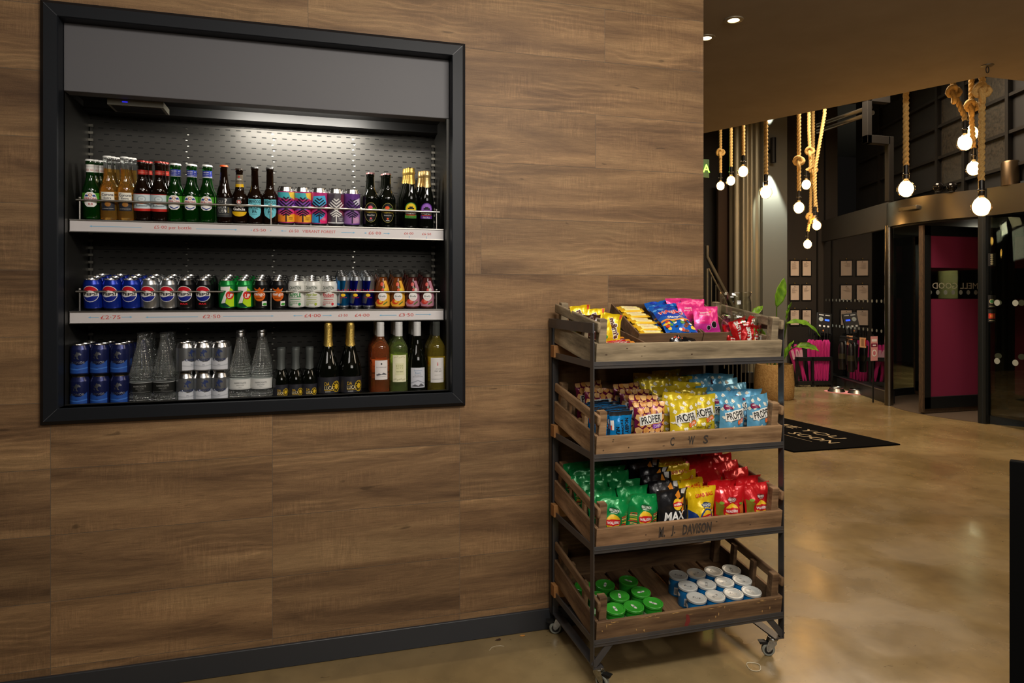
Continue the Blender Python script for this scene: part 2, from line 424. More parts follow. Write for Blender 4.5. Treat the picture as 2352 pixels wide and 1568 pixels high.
# ================================================================ built-in display cooler
CHAR = mat('charcoal_frame', (21,24,29), .5, spec=.25)
FSHEET = mat('dark_steel_sheet', (58,57,54), .45, metal=.75)
STEEL = mat('brushed_steel', (176,172,165), .3, metal=1)
HEAD = mat('grey_header_paint', (88,87,90), .6)
BLK = mat('matt_black', (12,12,12), .6)
FR = thing('display_cooler', 'built-in black framed drinks cooler with three shelves set in the oak wall', 'fridge', (-.155, D, .965))
def fpart(mb, name, **k):
    o = mb.build(name, **k); o.parent = FR; o.matrix_parent_inverse = Matrix.Translation((.155, -D, -.965)); return o
ox0, ox1, oz0, oz1 = -.911, .599, .965, 2.446
# mitred frame, chamfered outer edge
prof = [(0, 0), (0, .012), (.014, .026), (.055, .026), (.058, .020), (.058, -.045)]   # (inwards, proud)
mb = MB(); V = []
for d_, p_ in prof:
    V += [(ox0+d_, D-p_, oz0+d_), (ox1-d_, D-p_, oz0+d_), (ox1-d_, D-p_, oz1-d_), (ox0+d_, D-p_, oz1-d_)]
F = []
for i in range(len(prof)-1):
    for k in range(4): F.append((i*4+k, i*4+(k+1) % 4, (i+1)*4+(k+1) % 4, (i+1)*4+k))
mb.add(V, F, CHAR)
lnm = mat('mitre_joint', (70,72,76), .4)
for sx, sz in ((1,1),(1,-1),(-1,1),(-1,-1)):
    cx_ = ox1 if sx > 0 else ox0; cz_ = oz1 if sz > 0 else oz0
    a = Vector((cx_-sx*.014, D-.0263, cz_-sz*.014)); b = Vector((cx_-sx*.055, D-.0263, cz_-sz*.055))
    q = Vector((.0006, 0, -.0006*sx*sz)); mb.add([a-q, a+q, b+q, b-q], [(0,1,2,3)], lnm)
fpart(mb, 'surround_frame', smooth=20)
ix0, ix1 = -.853, .530
mb = MB(); mb.box(ox0+.0585, ox1-.0585, 2.782, 2.84, 2.146, 2.43, HEAD); fpart(mb, 'header_panel', bevel=.002)
mb = MB(); mb.box(ix0-.014, ix1+.014, 2.8405, 3.09, 2.17, 2.19, BLK)
mb.box(ix0, ix1, 3.0, 3.078, 2.135, 2.172, BLK); fpart(mb, 'top_canopy')
for nm, xa, xb in (('l', ix0-.012, ix0), ('r', ix1, ix1+.012)):
    mb = MB(); mb.box(xa, xb, 2.8405, 3.09, .99, 2.17, FSHEET)
    xo = (xa-.0025, xa+.012) if nm == 'l' else (xb-.012, xb+.0025)
    mb.box(xo[0], xo[1], 2.784, 2.8400, 1.012, 2.145, FSHEET); fpart(mb, 'side_liner')
# perforated back
mb = MB(); mb.box(ix0, ix1, 3.08, 3.09, .99, 2.17, FSHEET)
slot = mat('slot_black', (3,3,3), .9)
z = 2.13; k = 0
while z > 1.02:
    x = ix0+.03+(.0205 if k % 2 else 0)
    while x < ix1-.03:
        mb.add([(x,3.0795,z),(x+.018,3.0795,z),(x+.018,3.0795,z+.0035),(x,3.0795,z+.0035)], [(0,1,2,3)], slot); x += .041
    z -= .0235; k += 1
for zz in (2.118, 1.86, 1.6, 1.34, 1.1): mb.box(ix0, ix1, 3.0792, 3.08, zz, zz+.002, slot)
cl = mat('seam_clip', (225,225,215), .25, metal=1)
for xc in (-.5, -.165, .17):
    z = 2.10; k = 0
    while z > 1.05:
        mb.box(xc-.004+(k % 2)*.006, xc+.003+(k % 2)*.006, 3.078, 3.0795, z, z+.004, cl); z -= .0235; k += 1
fpart(mb, 'perforated_back_panel', smooth=0)
for xc in (ix0+.008, ix1-.008):
    mb = MB(); mb.box(xc-.004, xc+.004, 3.066, 3.079, 1.02, 2.10, FSHEET)
    z = 1.03
    while z < 2.09: mb.box(xc-.008, xc+.008, 3.062, 3.0665, z, z+.010, mat('upright_zinc', (120,117,108), .4, metal=.9)); z += .0285
    fpart(mb, 'slotted_upright', smooth=0)
mb = MB(); mb.box(ix0-.01, ix1+.01, 2.80, 3.08, .99, 1.006, BLK); mb.box(ox0+.0585, ox1-.0585, 2.79, 2.802, .985, 1.026, FSHEET)
mb.box(ox0+.0585, ox1-.0585, D-.02, 2.79, 1.0, 1.023, mat('polished_sill', (120,116,110), .06, metal=1)); fpart(mb, 'base_deck')
# temperature display under the header
mb = MB(); mb.box(-.735, -.545, 2.86, 2.97, 2.128, 2.150, mat('display_bezel', (120,117,105), .4)); mb.box(-.725, -.555, 2.87, 2.96, 2.1265, 2.128, BLK)
mb.box(-.685, -.667, 2.858, 2.86, 2.139, 2.142, mat('display_blue', (40,40,220), .5, emit=1.2)); fpart(mb, 'temperature_display')
# shelves
RED = C(196,66,58,.6); LBL = C(110,176,214,.6)
STRIP = mat('price_strip_white', (205,200,200), .4)
def arrow(x0, x1, y, head=1):
    L_ = [('r', min(x0,x1), y-.9, max(x0,x1), y+.9, LBL)]
    s = 1 if x1 > x0 else -1
    if head: L_.append(('p', [(x1-s*7, y-3.2), (x1+s*1, y), (x1-s*7, y+3.2)], LBL))
    return L_
def tx(s, px, Y=2.832, h=11, wd=None, dy=0, z=0):
    return ('t', s, xat(px, Y)*1000, 21+dy, h, RED, {'w': wd} if wd else {})
PX = lambda px: xat(px, 2.832)*1000
art1 = [tx('£5·00 per bottle', 397, h=15, wd=128)]+arrow(PX(325), PX(206), 20)+arrow(PX(450), PX(544), 20)+[tx('£5·50', 596, wd=46), tx('£6·50   VIBRANT FOREST', 718, wd=178), ('e', PX(577), 20, 2, 2, LBL), ('e', PX(622), 20, 2, 2, LBL)]
art1 += arrow(PX(658), PX(645), 20)+arrow(PX(784), PX(815), 20)+[tx('£6·00', 861, wd=50)]+arrow(PX(842), PX(837), 20)+arrow(PX(881), PX(895), 20)+[tx('£6·00', 939, h=9, wd=38, dy=2), tx('£6·50', 980, h=9, wd=38, dy=1), ('r', PX(940)-.8, 3, PX(940)+.8, 12, LBL), ('r', PX(980)-.8, 3, PX(980)+.8, 12, LBL)]
art2 = [tx('£2·75', 254, wd=66, h=14)]+arrow(PX(227), PX(203), 21)+arrow(PX(279), PX(303), 21)+arrow(PX(455), PX(335), 20)+[tx('£2·50', 486, wd=62, h=13)]+arrow(PX(512), PX(628), 21)+[tx('£4·00', 718, wd=62, h=13)]+arrow(PX(695), PX(674), 21)+arrow(PX(741), PX(762), 21)
art2 += [tx('£3·50', 788, wd=36, h=10), tx('£4·00', 832, wd=58, h=12), tx('£3·50', 933, wd=60, h=13)]+arrow(PX(911), PX(872), 20)+arrow(PX(955), PX(990), 22)
for zt, arr, ring in ((1.693, art1, 829), (1.358, art2, 659)):
    sh = MB(); sh.box(ix0+.002, ix1-.002, 2.85-2.842, 3.055-2.842, -.014, 0, mat('shelf_enamel', (30,30,31), .35), Matrix.Translation((0, 2.842, zt)) @ Matrix.Rotation(math.radians(8.5), 4, 'X')); sh.box(ix0+.002, ix1-.002, 2.842, 2.851, zt-.040, zt+.002, mat('shelf_enamel'))
    S = fpart(sh, 'shelf', smooth=0)
    st = MB(); st.prism([(ix0+.004, 0), (ix1-.004, 0), (ix1-.004, .043), (ix0+.004, .043)], 2.833, 2.842, STRIP, Matrix.Translation((0,0,zt-.043)))
    st.box(ix0+.004, ix1-.004, 2.829, 2.834, zt-.003, zt+.001, STEEL); st.box(ix0+.004, ix1-.004, 2.829, 2.834, zt-.0455, zt-.042, STEEL)
    art(st, arr, lambda u, v, l: (u, 2.8328-.00005*l, zt-.043+v), [])
    o = st.build('price_strip', S, smooth=0)
    zr = zt+.073
    rl = MB(); rl.tube([(-.832, 2.842, zr), (.512, 2.842, zr)], .0042, STEEL, 12)
    xr = xat(ring, 2.842); rl.lathe([(.0042,-.004),(.008,-.003),(.008,.003),(.0042,.004)], STEEL, 14, T(xr, 2.842, zr, ry=PI/2), cap=False); rl.build('guard_rail', S)
    for px in (182, 622, 1003):
        xp = xat(px, 2.842); rp = MB(); rp.tube([(xp, 2.847, zt), (xp, 2.847, zr+.006)], .0036, STEEL, 10); rp.sphere((xp, 2.847, zr+.008), .0058, STEEL, 12, 8); rp.build('rail_post', S)
    for c_ in kids(S): c_.parent = S
light('cooler_strip_light', 'AREA', (-.05, 2.862, 2.158), 9, (1, .94, .84), (-.05, 3.08, 1.86), shape='RECTANGLE', size=.52, size_y=.02)
# ================================================================ drinks
ALU = mat('aluminium', (200,200,200), .22, metal=1)
ALUD = mat('aluminium_tab', (120,120,122), .3, metal=1)
W_, K_ = C(232,230,226), C(16,16,18)
def can_prof(R, H):
    return [(R*.80, .001), (R*.84, .0), (R*.86, .002), (R*.985, .009), (R, .013), (R, H-.019), (R*.985, H-.016), (R*.84, H-.003), (R*.835, H-.001)]
def make_can(H, R, body, items, band=None, seam=0):
    t = thing('drink_can', '-', 'can')
    b = MB(); pr = can_prof(R, H)
    if band: b.lathe(pr[:4], ALU, SEG, cap=True); b.lathe(pr[3:6], body, SEG, cap=False); b.lathe(pr[5:], ALU if band == 2 else body, SEG, cap=False)
    else: b.lathe(pr[:4], ALUD, SEG); b.lathe(pr[3:], body, SEG, cap=False)
    f, gu = wrap(R); art(b, items, f, gu, lim=(-R*1.45, R*1.45, .0125, H-.0195)); b.build('can_body', t, fix=False)
    l = MB(); l.lathe([(R*.84, H-.002), (R*.85, H), (R*.80, H), (R*.77, H-.005), (1e-5, H-.005)], ALU, SEG, cap=False)
    l.lathe([(1e-5, H-.0028), (R*.22, H-.003), (R*.24, H-.005)], ALUD, 14, T(0, -R*.18, 0), cap=False); l.build('can_lid', t, smooth=30)
    return t
def body(name, rgb=(0,0,0), metal=.55, rough=.28): return mat(name, rgb, rough, metal=metal, coat=.3)
def pepsi(extra):
    r = 28; cx = 0; cy = 63
    top = [(cx+x, cy+y) for x, y in ell(0, 0, r, r, 18, 162, 14)]+[(cx-r*.95, cy+8), (cx, cy+13), (cx+r*.95, cy+8)]
    bot = ell(cx, cy, r, r, 198, 342, 14)+[(cx+8, cy-8), (cx-10, cy-13)]
    return [('e', cx, cy, r+2.2, r+2.2, W_), ('p', top, C(200,24,40)), ('p', bot, C(20,34,130)), ('t', 'PEPSI', 1, cy-1, 11, K_, {'w': 46, 'b': .03})]+extra
sevenup = [('p', [(-22,98),(30,98),(30,10),(16,12),(2,28),(-20,26),(-24,40)], C(24,120,60)), ('p', [(14,90),(31,74),(31,12),(16,12),(-2,28),(4,50)], C(176,214,30)), ('p', [(-20,90),(16,92),(14,78),(2,50),(-3,28),(-19,25),(-6,58),(2,76),(-20,76)], W_), ('p', [(-19,25),(-3,27),(16,12),(-4,11)], C(10,64,52)), ('e', 15, 58, 15, 16, C(206,38,30)), ('t', 'UP', 16, 55, 16, W_, {'b': .03, 'w': 19, 'sh': .15})]
tango = [('e', 0, 58, 23, 24, C(206,94,24)), ('p', [(-14,74),(-22,86),(-6,80),(2,90),(8,80),(20,86),(15,72)], C(206,94,24)), ('t', 'tango', 0, 60, 14, W_, {'w': 42, 'b': .02}), ('r', -12, 45, 12, 48, C(120,60,10)), ('r', 10, 16, 28, 34, W_), ('e', 20, 22, 8, 5, C(60,150,50))]
def cawston(name, ink, sh=0):
    I = C(*ink); G = C(30,60,44)
    return [('t', 'CAWSTON', 0, 87, 13, G, {'w': 46, 'b': .015}), ('t', 'PRESS', 0, 75, 5, G, {'w': 16}), ('t', name, 0, 59, 15, I, {'w': 46, 'b': .02, 'sh': sh}), ('r', -24, 48, 24, 49, I), ('r', -20, 40, 20, 42, I), ('r', -24, 33, 24, 34, I), ('t', 'DELICIOUSLY', -5, 27, 5.5, I, {'w': 36}), ('t', 'TART', -16, 19, 6, I, {'w': 14, 'b': .02}), ('e', 17, 22, 5, 6, I), ('r', -26, 12, 26, 13.2, G)]+[('e', -20+(i % 9)*5, 95.5+(i//9)*2.5+(i % 2)*1.5, .9, .9, I) for i in range(18)]
def redbull(a, bcol):
    A, B, R_ = C(*a, metal=1), C(*bcol, metal=1), C(206,30,52)
    return [('p', [(-30,125),(12,125),(2,68),(-36,68)], A), ('p', [(2,66),(36,66),(36,20),(-8,20)], A), ('r', -36, 14, 36, 22, A), ('t', 'Red Bull', 0, 74, 13, R_, {'w': 50, 'b': .03}), ('e', 0, 57, 9, 6, C(240,190,40)), ('t', 'ENERGY DRINK', 0, 47, 3.6, R_, {'w': 30})]
def chev(ink, bg, acc):
    I = C(*ink) if not isinstance(ink, str) else None
    L_ = list(bg)
    for i, y in enumerate((122, 108, 94, 80)):
        wd = 8+i*7
        L_ += [('p', [(0,y-14),(0,y-7),(-wd,y-7+wd*.9),(-wd-4,y-10+wd*.9)], I), ('p', [(0,y-14),(0,y-7),(wd,y-7+wd*.9),(wd+4,y-10+wd*.9)], I)]
    for i, y in enumerate((44, 54, 64)):
        wd = 10+i*6; L_ += [('p', [(0,y+9),(0,y+3),(-wd,y+3-wd*.7),(-wd-3,y+6-wd*.7)], I), ('p', [(0,y+9),(0,y+3),(wd,y+3-wd*.7),(wd+3,y+6-wd*.7)], I)]
    L_ += [('r', -2, 16, 2, 48, I), ('t', 'VIBRANT', 17, 34, 4.5, C(*acc), {'w': 17}), ('t', 'FOREST', 17, 27, 4.5, C(*acc), {'w': 15})]
    return L_
bgA = [('p', [(-40,140),(40,140),(40,118),(0,112),(-40,120)], C(70,180,190)), ('p', [(10,140),(40,142),(40,108),(16,120)], C(240,200,70)), ('p', [(-40,108),(0,100),(40,104),(40,66),(-40,60)], C(132,76,176)), ('p', [(-40,62),(40,70),(40,52),(0,40),(-40,46)], C(222,60,128)), ('p', [(-40,46),(0,42),(40,50),(40,12),(-40,12)], C(236,134,40)), ('p', [(2,42),(40,50),(40,12),(4,12)], C(240,176,44))]
bgB = [('p', [(-24,128),(24,132),(34,100),(0,80),(-30,96)], C(74,174,222)), ('p', [(-40,96),(-8,84),(-40,60)], C(210,40,80)), ('p', [(-30,52),(20,56),(30,12),(-34,12)], C(50,150,210)), ('p', [(0,24),(40,60),(40,12),(6,12)], C(226,40,110))]
bgC = [('p', [(-40,140),(-6,140),(-20,20),(-40,12)], C(70,60,72)), ('p', [(20,140),(40,140),(40,40),(12,60)], C(112,44,66)), ('r', -40, 12, 40, 18, C(210,210,210))]
bgD = [('p', [(-40,60),(40,84),(40,12),(-40,12)], C(150,104,170)), ('p', [(2,112),(34,128),(36,100),(14,92)], C(214,210,226)), ('p', [(-4,40),(30,46),(36,20),(0,14)], C(190,140,180))]
def horse(I):
    return [('p', [(x*.72, 22+y*.72) for x, y in [(-22,84),(-10,80),(-2,96),(4,90),(8,92),(18,82),(16,77),(8,79),(3,74),(2,66),(8,56),(2,57),(-4,62),(-3,70),(-9,72),(-16,70),(-10,76)]], I), ('p', [(-11,72),(-7,69),(-8,64),(-12,67)], I)]
def radnor(I, wave, tt):
    return [('p', [(-34,46),(-18,54),(-2,42),(14,44),(34,58),(34,12),(-34,12)], wave), ('p', [(-34,32),(0,28),(34,34),(34,30),(0,24),(-34,28)], tt)]+horse(I)+[('t', 'RADNOR', 0, 51, 9, I, {'w': 48, 'b': .01}), ('t', 'STILL', 0, 32, 3, I, {'w': 9})]
CANS = {
 'pepsi': make_can(.115, .033, body('can_royal_blue', (16,48,160)), pepsi([])),
 'diet': make_can(.115, .033, body('can_silver', (176,180,184), .9), pepsi([('t', 'DIET', -2, 24, 5, C(90,94,100), {'w': 14})])),
 'max': make_can(.115, .033, body('can_black', (18,18,20), .2), pepsi([('t', 'MAX', 0, 25, 7, C(208,30,40), {'w': 27, 'b': .03})])),
 '7up': make_can(.115, .033, body('can_green', (20,140,60)), sevenup),
 'tango': make_can(.115, .033, body('can_black'), tango),
 'apple': make_can(.115, .033, body('can_white', (222,222,216), .1), cawston('APPLE', (36,140,70))),
 'ginger': make_can(.115, .033, body('can_white'), cawston('Ginger Beer', (158,176,60), .2)),
 'rhubarb': make_can(.115, .033, body('can_white'), cawston('Rhubarb', (196,44,56), .2)),
 'energy_sf': make_can(.135, .0248, body('can_silver'), redbull((30,120,190), (190,190,190)), band=1),
 'energy': make_can(.135, .0248, body('can_silver'), redbull((24,34,160), (190,190,190)), band=1),
 'vfA': make_can(.152, .033, body('can_magenta', (200,60,130), .2), sc(chev((26,20,36), bgA, (120,40,30)), 1, .92), band=2),
 'vfB': make_can(.152, .033, body('can_magenta'), sc(chev((20,20,40), bgB, (240,220,230)), 1, .92), band=2),
 'vfC': make_can(.152, .033, body('can_ash', (110,104,112), .3), sc(chev((226,224,220), bgC, (220,220,220)), 1, .92), band=2),
 'vfD': make_can(.152, .033, body('can_violet', (104,60,140), .2), sc(chev((34,24,54), bgD, (226,210,236)), 1, .92), band=2),
 'still': make_can(.115, .033, body('can_navy', (26,34,82), .5), radnor(C(176,180,190,metal=1), C(34,74,150), C(60,110,190))),
 'spark': make_can(.115, .033, body('can_silver'), radnor(C(38,52,96), C(196,198,204), C(170,174,180)), band=2),
}
# ------------- bottles
def scurve(P, n=3):
    """smooth profile through (r,z) in millimetres"""
    out = []
    for i in range(len(P)-1):
        p0, p1, p2, p3 = P[max(i-1,0)], P[i], P[i+1], P[min(i+2,len(P)-1)]
        for k in range(n):
            t = k/n; z = p1[1]+(p2[1]-p1[1])*t
            r = .5*((2*p1[0])+(-p0[0]+p2[0])*t+(2*p0[0]-5*p1[0]+4*p2[0]-p3[0])*t*t+(-p0[0]+3*p1[0]-3*p2[0]+p3[0])*t**3)
            out.append((max(r, .01)/1000, z/1000))
    out.append((P[-1][0]/1000, P[-1][1]/1000)); return out
def rad(pr):
    def R(z):
        for (r0, z0), (r1, z1) in zip(pr, pr[1:]):
            if z0 <= z <= z1 and z1 > z0: return r0+(r1-r0)*(z-z0)/(z1-z0)
        return pr[len(pr)//2][0]
    return R
def glassmat(name, rgb, trans, rough=.03): return mat(name, rgb, rough, trans=trans, ior=1.45, coat=0, spec=.6)
G_GREEN = glassmat('green_bottle_glass', (22,96,24), .85)
G_BROWN = glassmat('brown_bottle_glass', (20,9,4), .0)
G_AMBER = glassmat('beer_in_clear_glass', (240,190,92), .9)
G_DARK = glassmat('black_bottle_glass', (8,10,6), .0)
G_CLEAR = glassmat('clear_bottle_glass', (238,242,240), .97)
G_ROSE = glassmat('rose_wine_glass', (240,160,100), .93)
G_WHITEW = glassmat('pale_green_wine_glass', (190,210,130), .93)
G_YELLOW = glassmat('golden_wine_glass', (222,204,90), .93)
def make_bottle(name, P, glass, cap, labels, catg='bottle', top=None, extra=None, seg=SEG, zs_=1):
    if zs_ != 1:
        P = [(r, z*zs_) for r, z in P]; labels = [(a, z0*zs_, z1*zs_, hw, b_, sc(i_, 1, zs_)) for a, z0, z1, hw, b_, i_ in labels]
        if top: top *= zs_
    """labels: (part name, z0, z1, halfwidth mm or None for full wrap, base material or None, items)"""
    pr = scurve(P); t = thing(name, '-', catg); R = rad(pr)
    b = MB()
    if top:     # clear neck above the liquid
        lo = [p for p in pr if p[1] <= top]; hi = [p for p in pr if p[1] >= lo[-1][1]]
        b.lathe(lo, glass, seg); b.lathe(hi, G_CLEAR, seg, cap=False)
    else: b.lathe(pr, glass, seg)
    b.build('bottle_glass', t, smooth=50)
    for nm, z0, z1, hw, base, items in labels:
        l = MB(); zs = [p[1] for p in pr if z0/1000 < p[1] < z1/1000]
        off = lambda z: (R(z)+.0004, z)
        if hw is None:
            l.lathe([off(z) for z in [z0/1000]+zs+[z1/1000]], base, seg, cap=False)
        zc = (z0+z1)/2000; Rc = R(zc)
        def f(u, v, k):
            a = u/Rc; r = R(v)+.0005+.00012*k; return (r*math.sin(a), -r*math.cos(a), v)
        gu = [2*PI*Rc/seg*k for k in range(-seg//2, seg//2+1)]
        it = list(items)
        if hw is not None and base is not None: it = [('r', -hw, z0, hw, z1, base)]+it
        art(l, it, f, gu, zs, lim=(-Rc*1.5, Rc*1.5, z0/1000-.02, z1/1000+.02))
        l.build(nm, t, smooth=50, fix=False)
    if cap:
        c = MB(); zt = P[-1][1]/1000; kind, m = cap; rt = P[-1][0]/1000
        if kind == 'crown':
            V = []; n = 42
            for z, r in ((-.0052, .0153), (-.0025, .0147), (.0006, .0134), (.0014, .010)):
                for k in range(n):
                    rr = r*(1+(.045 if z < -.003 and k % 2 else 0)); V.append((rr*math.sin(2*PI*k/n), -rr*math.cos(2*PI*k/n), zt+z))
            F = [(i*n+k, i*n+(k+1) % n, (i+1)*n+(k+1) % n, (i+1)*n+k) for i in range(3) for k in range(n)]+[tuple(3*n+k for k in range(n))]
            c.add(V, F, m)
        elif kind == 'screw':
            c.lathe([(rt+.0018, zt-m[1]/1000), (rt+.0018, zt-.016), (rt+.0012, zt-.0155), (rt+.0012, zt-.0145), (rt+.0018, zt-.014), (rt+.0018, zt-.011), (rt+.0013, zt-.0105), (rt+.0018, zt-.010), (rt+.0018, zt-.001), (rt+.0008, zt+.0005), (1e-5, zt+.0006)], m[0], 26, cap=False)
        elif kind == 'wide':
            c.lathe([(rt+.002, zt-.013), (rt+.0032, zt-.012), (rt+.0032, zt-.001), (rt+.001, zt+.0008), (1e-5, zt)], m, 28, cap=False)
        c.build('cap', t, smooth=30)
    if extra: extra(t, pr, R)
    return t
def foil(z0, m, wob=0, mush=0):
    def ex(t, pr, R):
        b = MB(); n = 28; V = []; zt = pr[-1][1]
        zs = [p[1] for p in pr if p[1] > z0/1000]; zs = [z0/1000]+zs+[zt+.002]
        for z in zs:
            for k in range(n):
                r = R(min(z, zt-.0002))+.0007
                if mush and z > zt-.030: r = max(r, .0150+.001*math.sin(z*900))
                r *= 1+(wob*noise.noise(Vector((k*1.7, z*420, 3)))); zz = z-(.003*math.cos(4*PI*k/n) if z == zs[0] else 0); V.append((r*math.sin(2*PI*k/n), -r*math.cos(2*PI*k/n), zz))
        F = [(i*n+k, i*n+(k+1) % n, (i+1)*n+(k+1) % n, (i+1)*n+k) for i in range(len(zs)-1) for k in range(n)]+[tuple((len(zs)-1)*n+k for k in range(n))]
        b.add(V, F, m); b.build('foil', t, smooth=25 if wob else 50)
    return ex
WCAP, RCAP, GCAP = mat('white_cap', (226,226,222), .35), mat('red_cap', (150,44,34), .35, metal=.4), mat('silver_cap', (150,150,150), .3, metal=1)
def oval(w, h, cy, m, n=24): return ('e', 0, cy, w, h, m)
NAVY, PR = C(30,58,140), C(176,30,40)
def peroni_lab(ext):
    sh = [(-19,58),(-23,80),(-17,100),(-8,107),(8,107),(17,100),(23,80),(19,58),(10,50),(-10,50)]
    return [('r', -34, 66, 34, 104, C(70,150,40)), ('p', sh, W_), ('p', [(-19,90),(-14,98),(-6,96),(-8,90)], NAVY), ('p', [(19,90),(14,98),(6,96),(8,90)], NAVY), ('e', 0, 96, 6, 6, C(190,120,60)), ('e', 0, 96, 3.5, 3.5, W_), ('t', 'PERONI', 0, 82, 9, PR, {'w': 38, 'b': .01})]+ext
PP = [(24,0),(28.5,3),(30,12),(30,100),(28,118),(20,142),(14.5,165),(13,190),(12.6,212),(14,216),(14,222),(13,228),(13,233)]
blueneck = [('r', -26, 182, 26, 184, W_), ('t', 'PERONI', 0, 203, 4.5, W_, {'w': 20}), ('t', 'NASTRO AZZURRO', 0, 195, 2.6, W_, {'w': 20}), ('r', -14, 188, 14, 188.7, W_)]
BOT = {}
BOT['peroni'] = make_bottle('beer_bottle', PP, G_GREEN, ('crown', WCAP), [('label', 50, 107, 20, None, peroni_lab([('p', [(-16,64),(0,56),(16,64),(14,59),(0,52),(-14,59)], NAVY)])), ('neck_label', 184, 210, None, C(40,52,140), blueneck)], zs_=0.945)
BOT['peroni0'] = make_bottle('beer_bottle', PP, G_GREEN, ('crown', WCAP), [('label', 50, 107, 20, None, peroni_lab([('t', '0.0', 0, 61, 9, PR, {'b': .02})])), ('neck_label', 184, 214, None, W_, [('t', '0.0  0.0', 0, 192, 7, PR, {'w': 26, 'b': .01}), ('r', -16, 205, 16, 206, C(150,150,160))])], zs_=0.945)
BOT['corona'] = make_bottle('beer_bottle', [(24,0),(28,3),(29,12),(29,112),(27,128),(20,146),(15,168),(13.4,200),(12.6,232),(14,235),(14,240),(13,245),(13,249)], G_AMBER, ('crown', WCAP), [('label', 46, 110, 22, None, [('r', -23, 78, 23, 110, C(232,228,214)), ('r', -23, 38, 23, 74, C(40,42,50)), ('t', 'Corona', 0, 100, 11, C(34,36,56), {'w': 40, 'b': .02}), ('t', 'Extra', 0, 87, 8, C(34,36,56), {'w': 24, 'b': .015}), ('e', 0, 63, 10, 9, C(150,100,40)), ('t', 'LA CERVEZA MAS FINA', 0, 46, 2.6, W_, {'w': 36})])], top=.205, zs_=0.945)
BOT['bud'] = make_bottle('beer_bottle', [(25,0),(28.5,3),(30,12),(30,112),(28,128),(21,146),(15,166),(13.2,192),(12.6,222),(14,225),(14,230),(13,234),(13,238)], G_BROWN, ('crown', RCAP), [('label', 40, 108, None, C(196,210,214), [('r', -50, 40, 50, 50, C(190,40,32)), ('r', -50, 106, 50, 108, C(190,40,32)), ('e', 0, 88, 15, 13, C(160,176,182)), ('e', 0, 88, 11, 9, C(206,216,218)), ('t', 'AB', 0, 88, 5, C(110,130,140)), ('p', [(-24,76),(-14,72),(0,76),(14,72),(24,76),(22,71),(0,68),(-22,71)], C(196,120,90)), ('t', 'Budweiser', 0, 62, 8, C(60,70,80), {'w': 42, 'sh': .3})]), ('neck_label', 184, 202, None, C(176,44,34), [('t', 'Budweiser', 0, 193, 6, C(226,150,120), {'w': 26, 'sh': .3})])], zs_=0.945)
BOT['curious'] = make_bottle('beer_bottle', [(25,0),(29,3),(30,10),(30,96),(29,112),(25,132),(18,160),(14.2,190),(12.8,220),(13.6,222),(13.6,228),(13,235)], G_BROWN, ('crown', mat('orange_cap', (224,88,34), .4)), [('label', 26, 104, None, C(52,54,56), [('t', 'CU', -10, 88, 10, C(150,150,146), {'b': .02}), ('t', '?', 9, 90, 24, W_, {'b': .02}), ('t', 'RIO', -10, 66, 13, C(150,150,146), {'b': .03}), ('t', 'US', -8, 50, 14, C(150,150,146), {'b': .03}), ('p', [(4,74),(10,68),(6,60),(11,50),(7,42),(3,52),(6,62)], W_), ('t', 'BREW', 18, 55, 6, C(160,140,60), {'rot': 90}), ('r', -20, 35, 20, 36, C(130,130,120))])], zs_=0.945)
BOT['estrella'] = make_bottle('beer_bottle', [(26,0),(30,3),(31,12),(31,92),(30,104),(25,120),(18,136),(15,156),(13.4,180),(12.8,208),(14,211),(14,217),(13,225)], G_BROWN, ('crown', mat('dark_cap', (60,54,48), .35, metal=.7)), [('label', 26, 96, 24, None, [('p', ell(0, 52, 31, 22, 180, 360, 16), C(224,178,20)), ('r', -31, 50, 31, 53, K_), ('t', 'Estrella', 0, 72, 8, W_, {'w': 38, 'b': .02, 'sh': .1}), ('t', 'Galicia', 0, 60, 11, W_, {'w': 46, 'b': .03}), ('e', 0, 90, 10, 10, C(120,116,110)), ('e', 0, 90, 7, 7, C(190,50,40)), ('p', [(0,96),(1.6,91),(6,91),(2.6,88),(4,83),(0,86),(-4,83),(-2.6,88),(-6,91),(-1.6,91)], W_)]), ('neck_label', 150, 162, None, C(224,178,20), []), ('neck_band', 162, 200, None, C(120,110,92), [('t', 'Galicia', 0, 182, 5, W_, {'w': 17, 'b': .02}), ('e', 0, 192, 4, 4, C(190,50,40)), ('r', -14, 172, 14, 173, K_)])], zs_=0.945)
BOT['punk'] = make_bottle('beer_bottle', [(26,0),(30,3),(30.5,12),(30.5,104),(29,116),(23,132),(16.5,146),(14,166),(13.2,200),(12.8,220),(14,223),(14,229),(13,235)], G_BROWN, ('crown', GCAP), [('label', 22, 104, 23, None, [('p', [(-25,104),(-6,104),(0,102),(6,104),(25,104),(25,50),(20,36),(0,22),(-20,36),(-25,50)], C(110,196,210)), ('t', 'BREWDOG', 0, 93, 14, C(20,60,70), {'w': 44, 'b': .03}), ('r', -23, 82, 23, 83, C(20,60,70)), ('t', 'PUNK', 0, 66, 13, C(20,50,60), {'w': 28, 'b': .02}), ('t', 'IPA', 0, 52, 12, C(20,50,60), {'w': 17, 'b': .03}), ('t', 'POST MODERN CLASSIC', 0, 41, 2.5, C(20,60,70), {'w': 20})])], zs_=0.945)
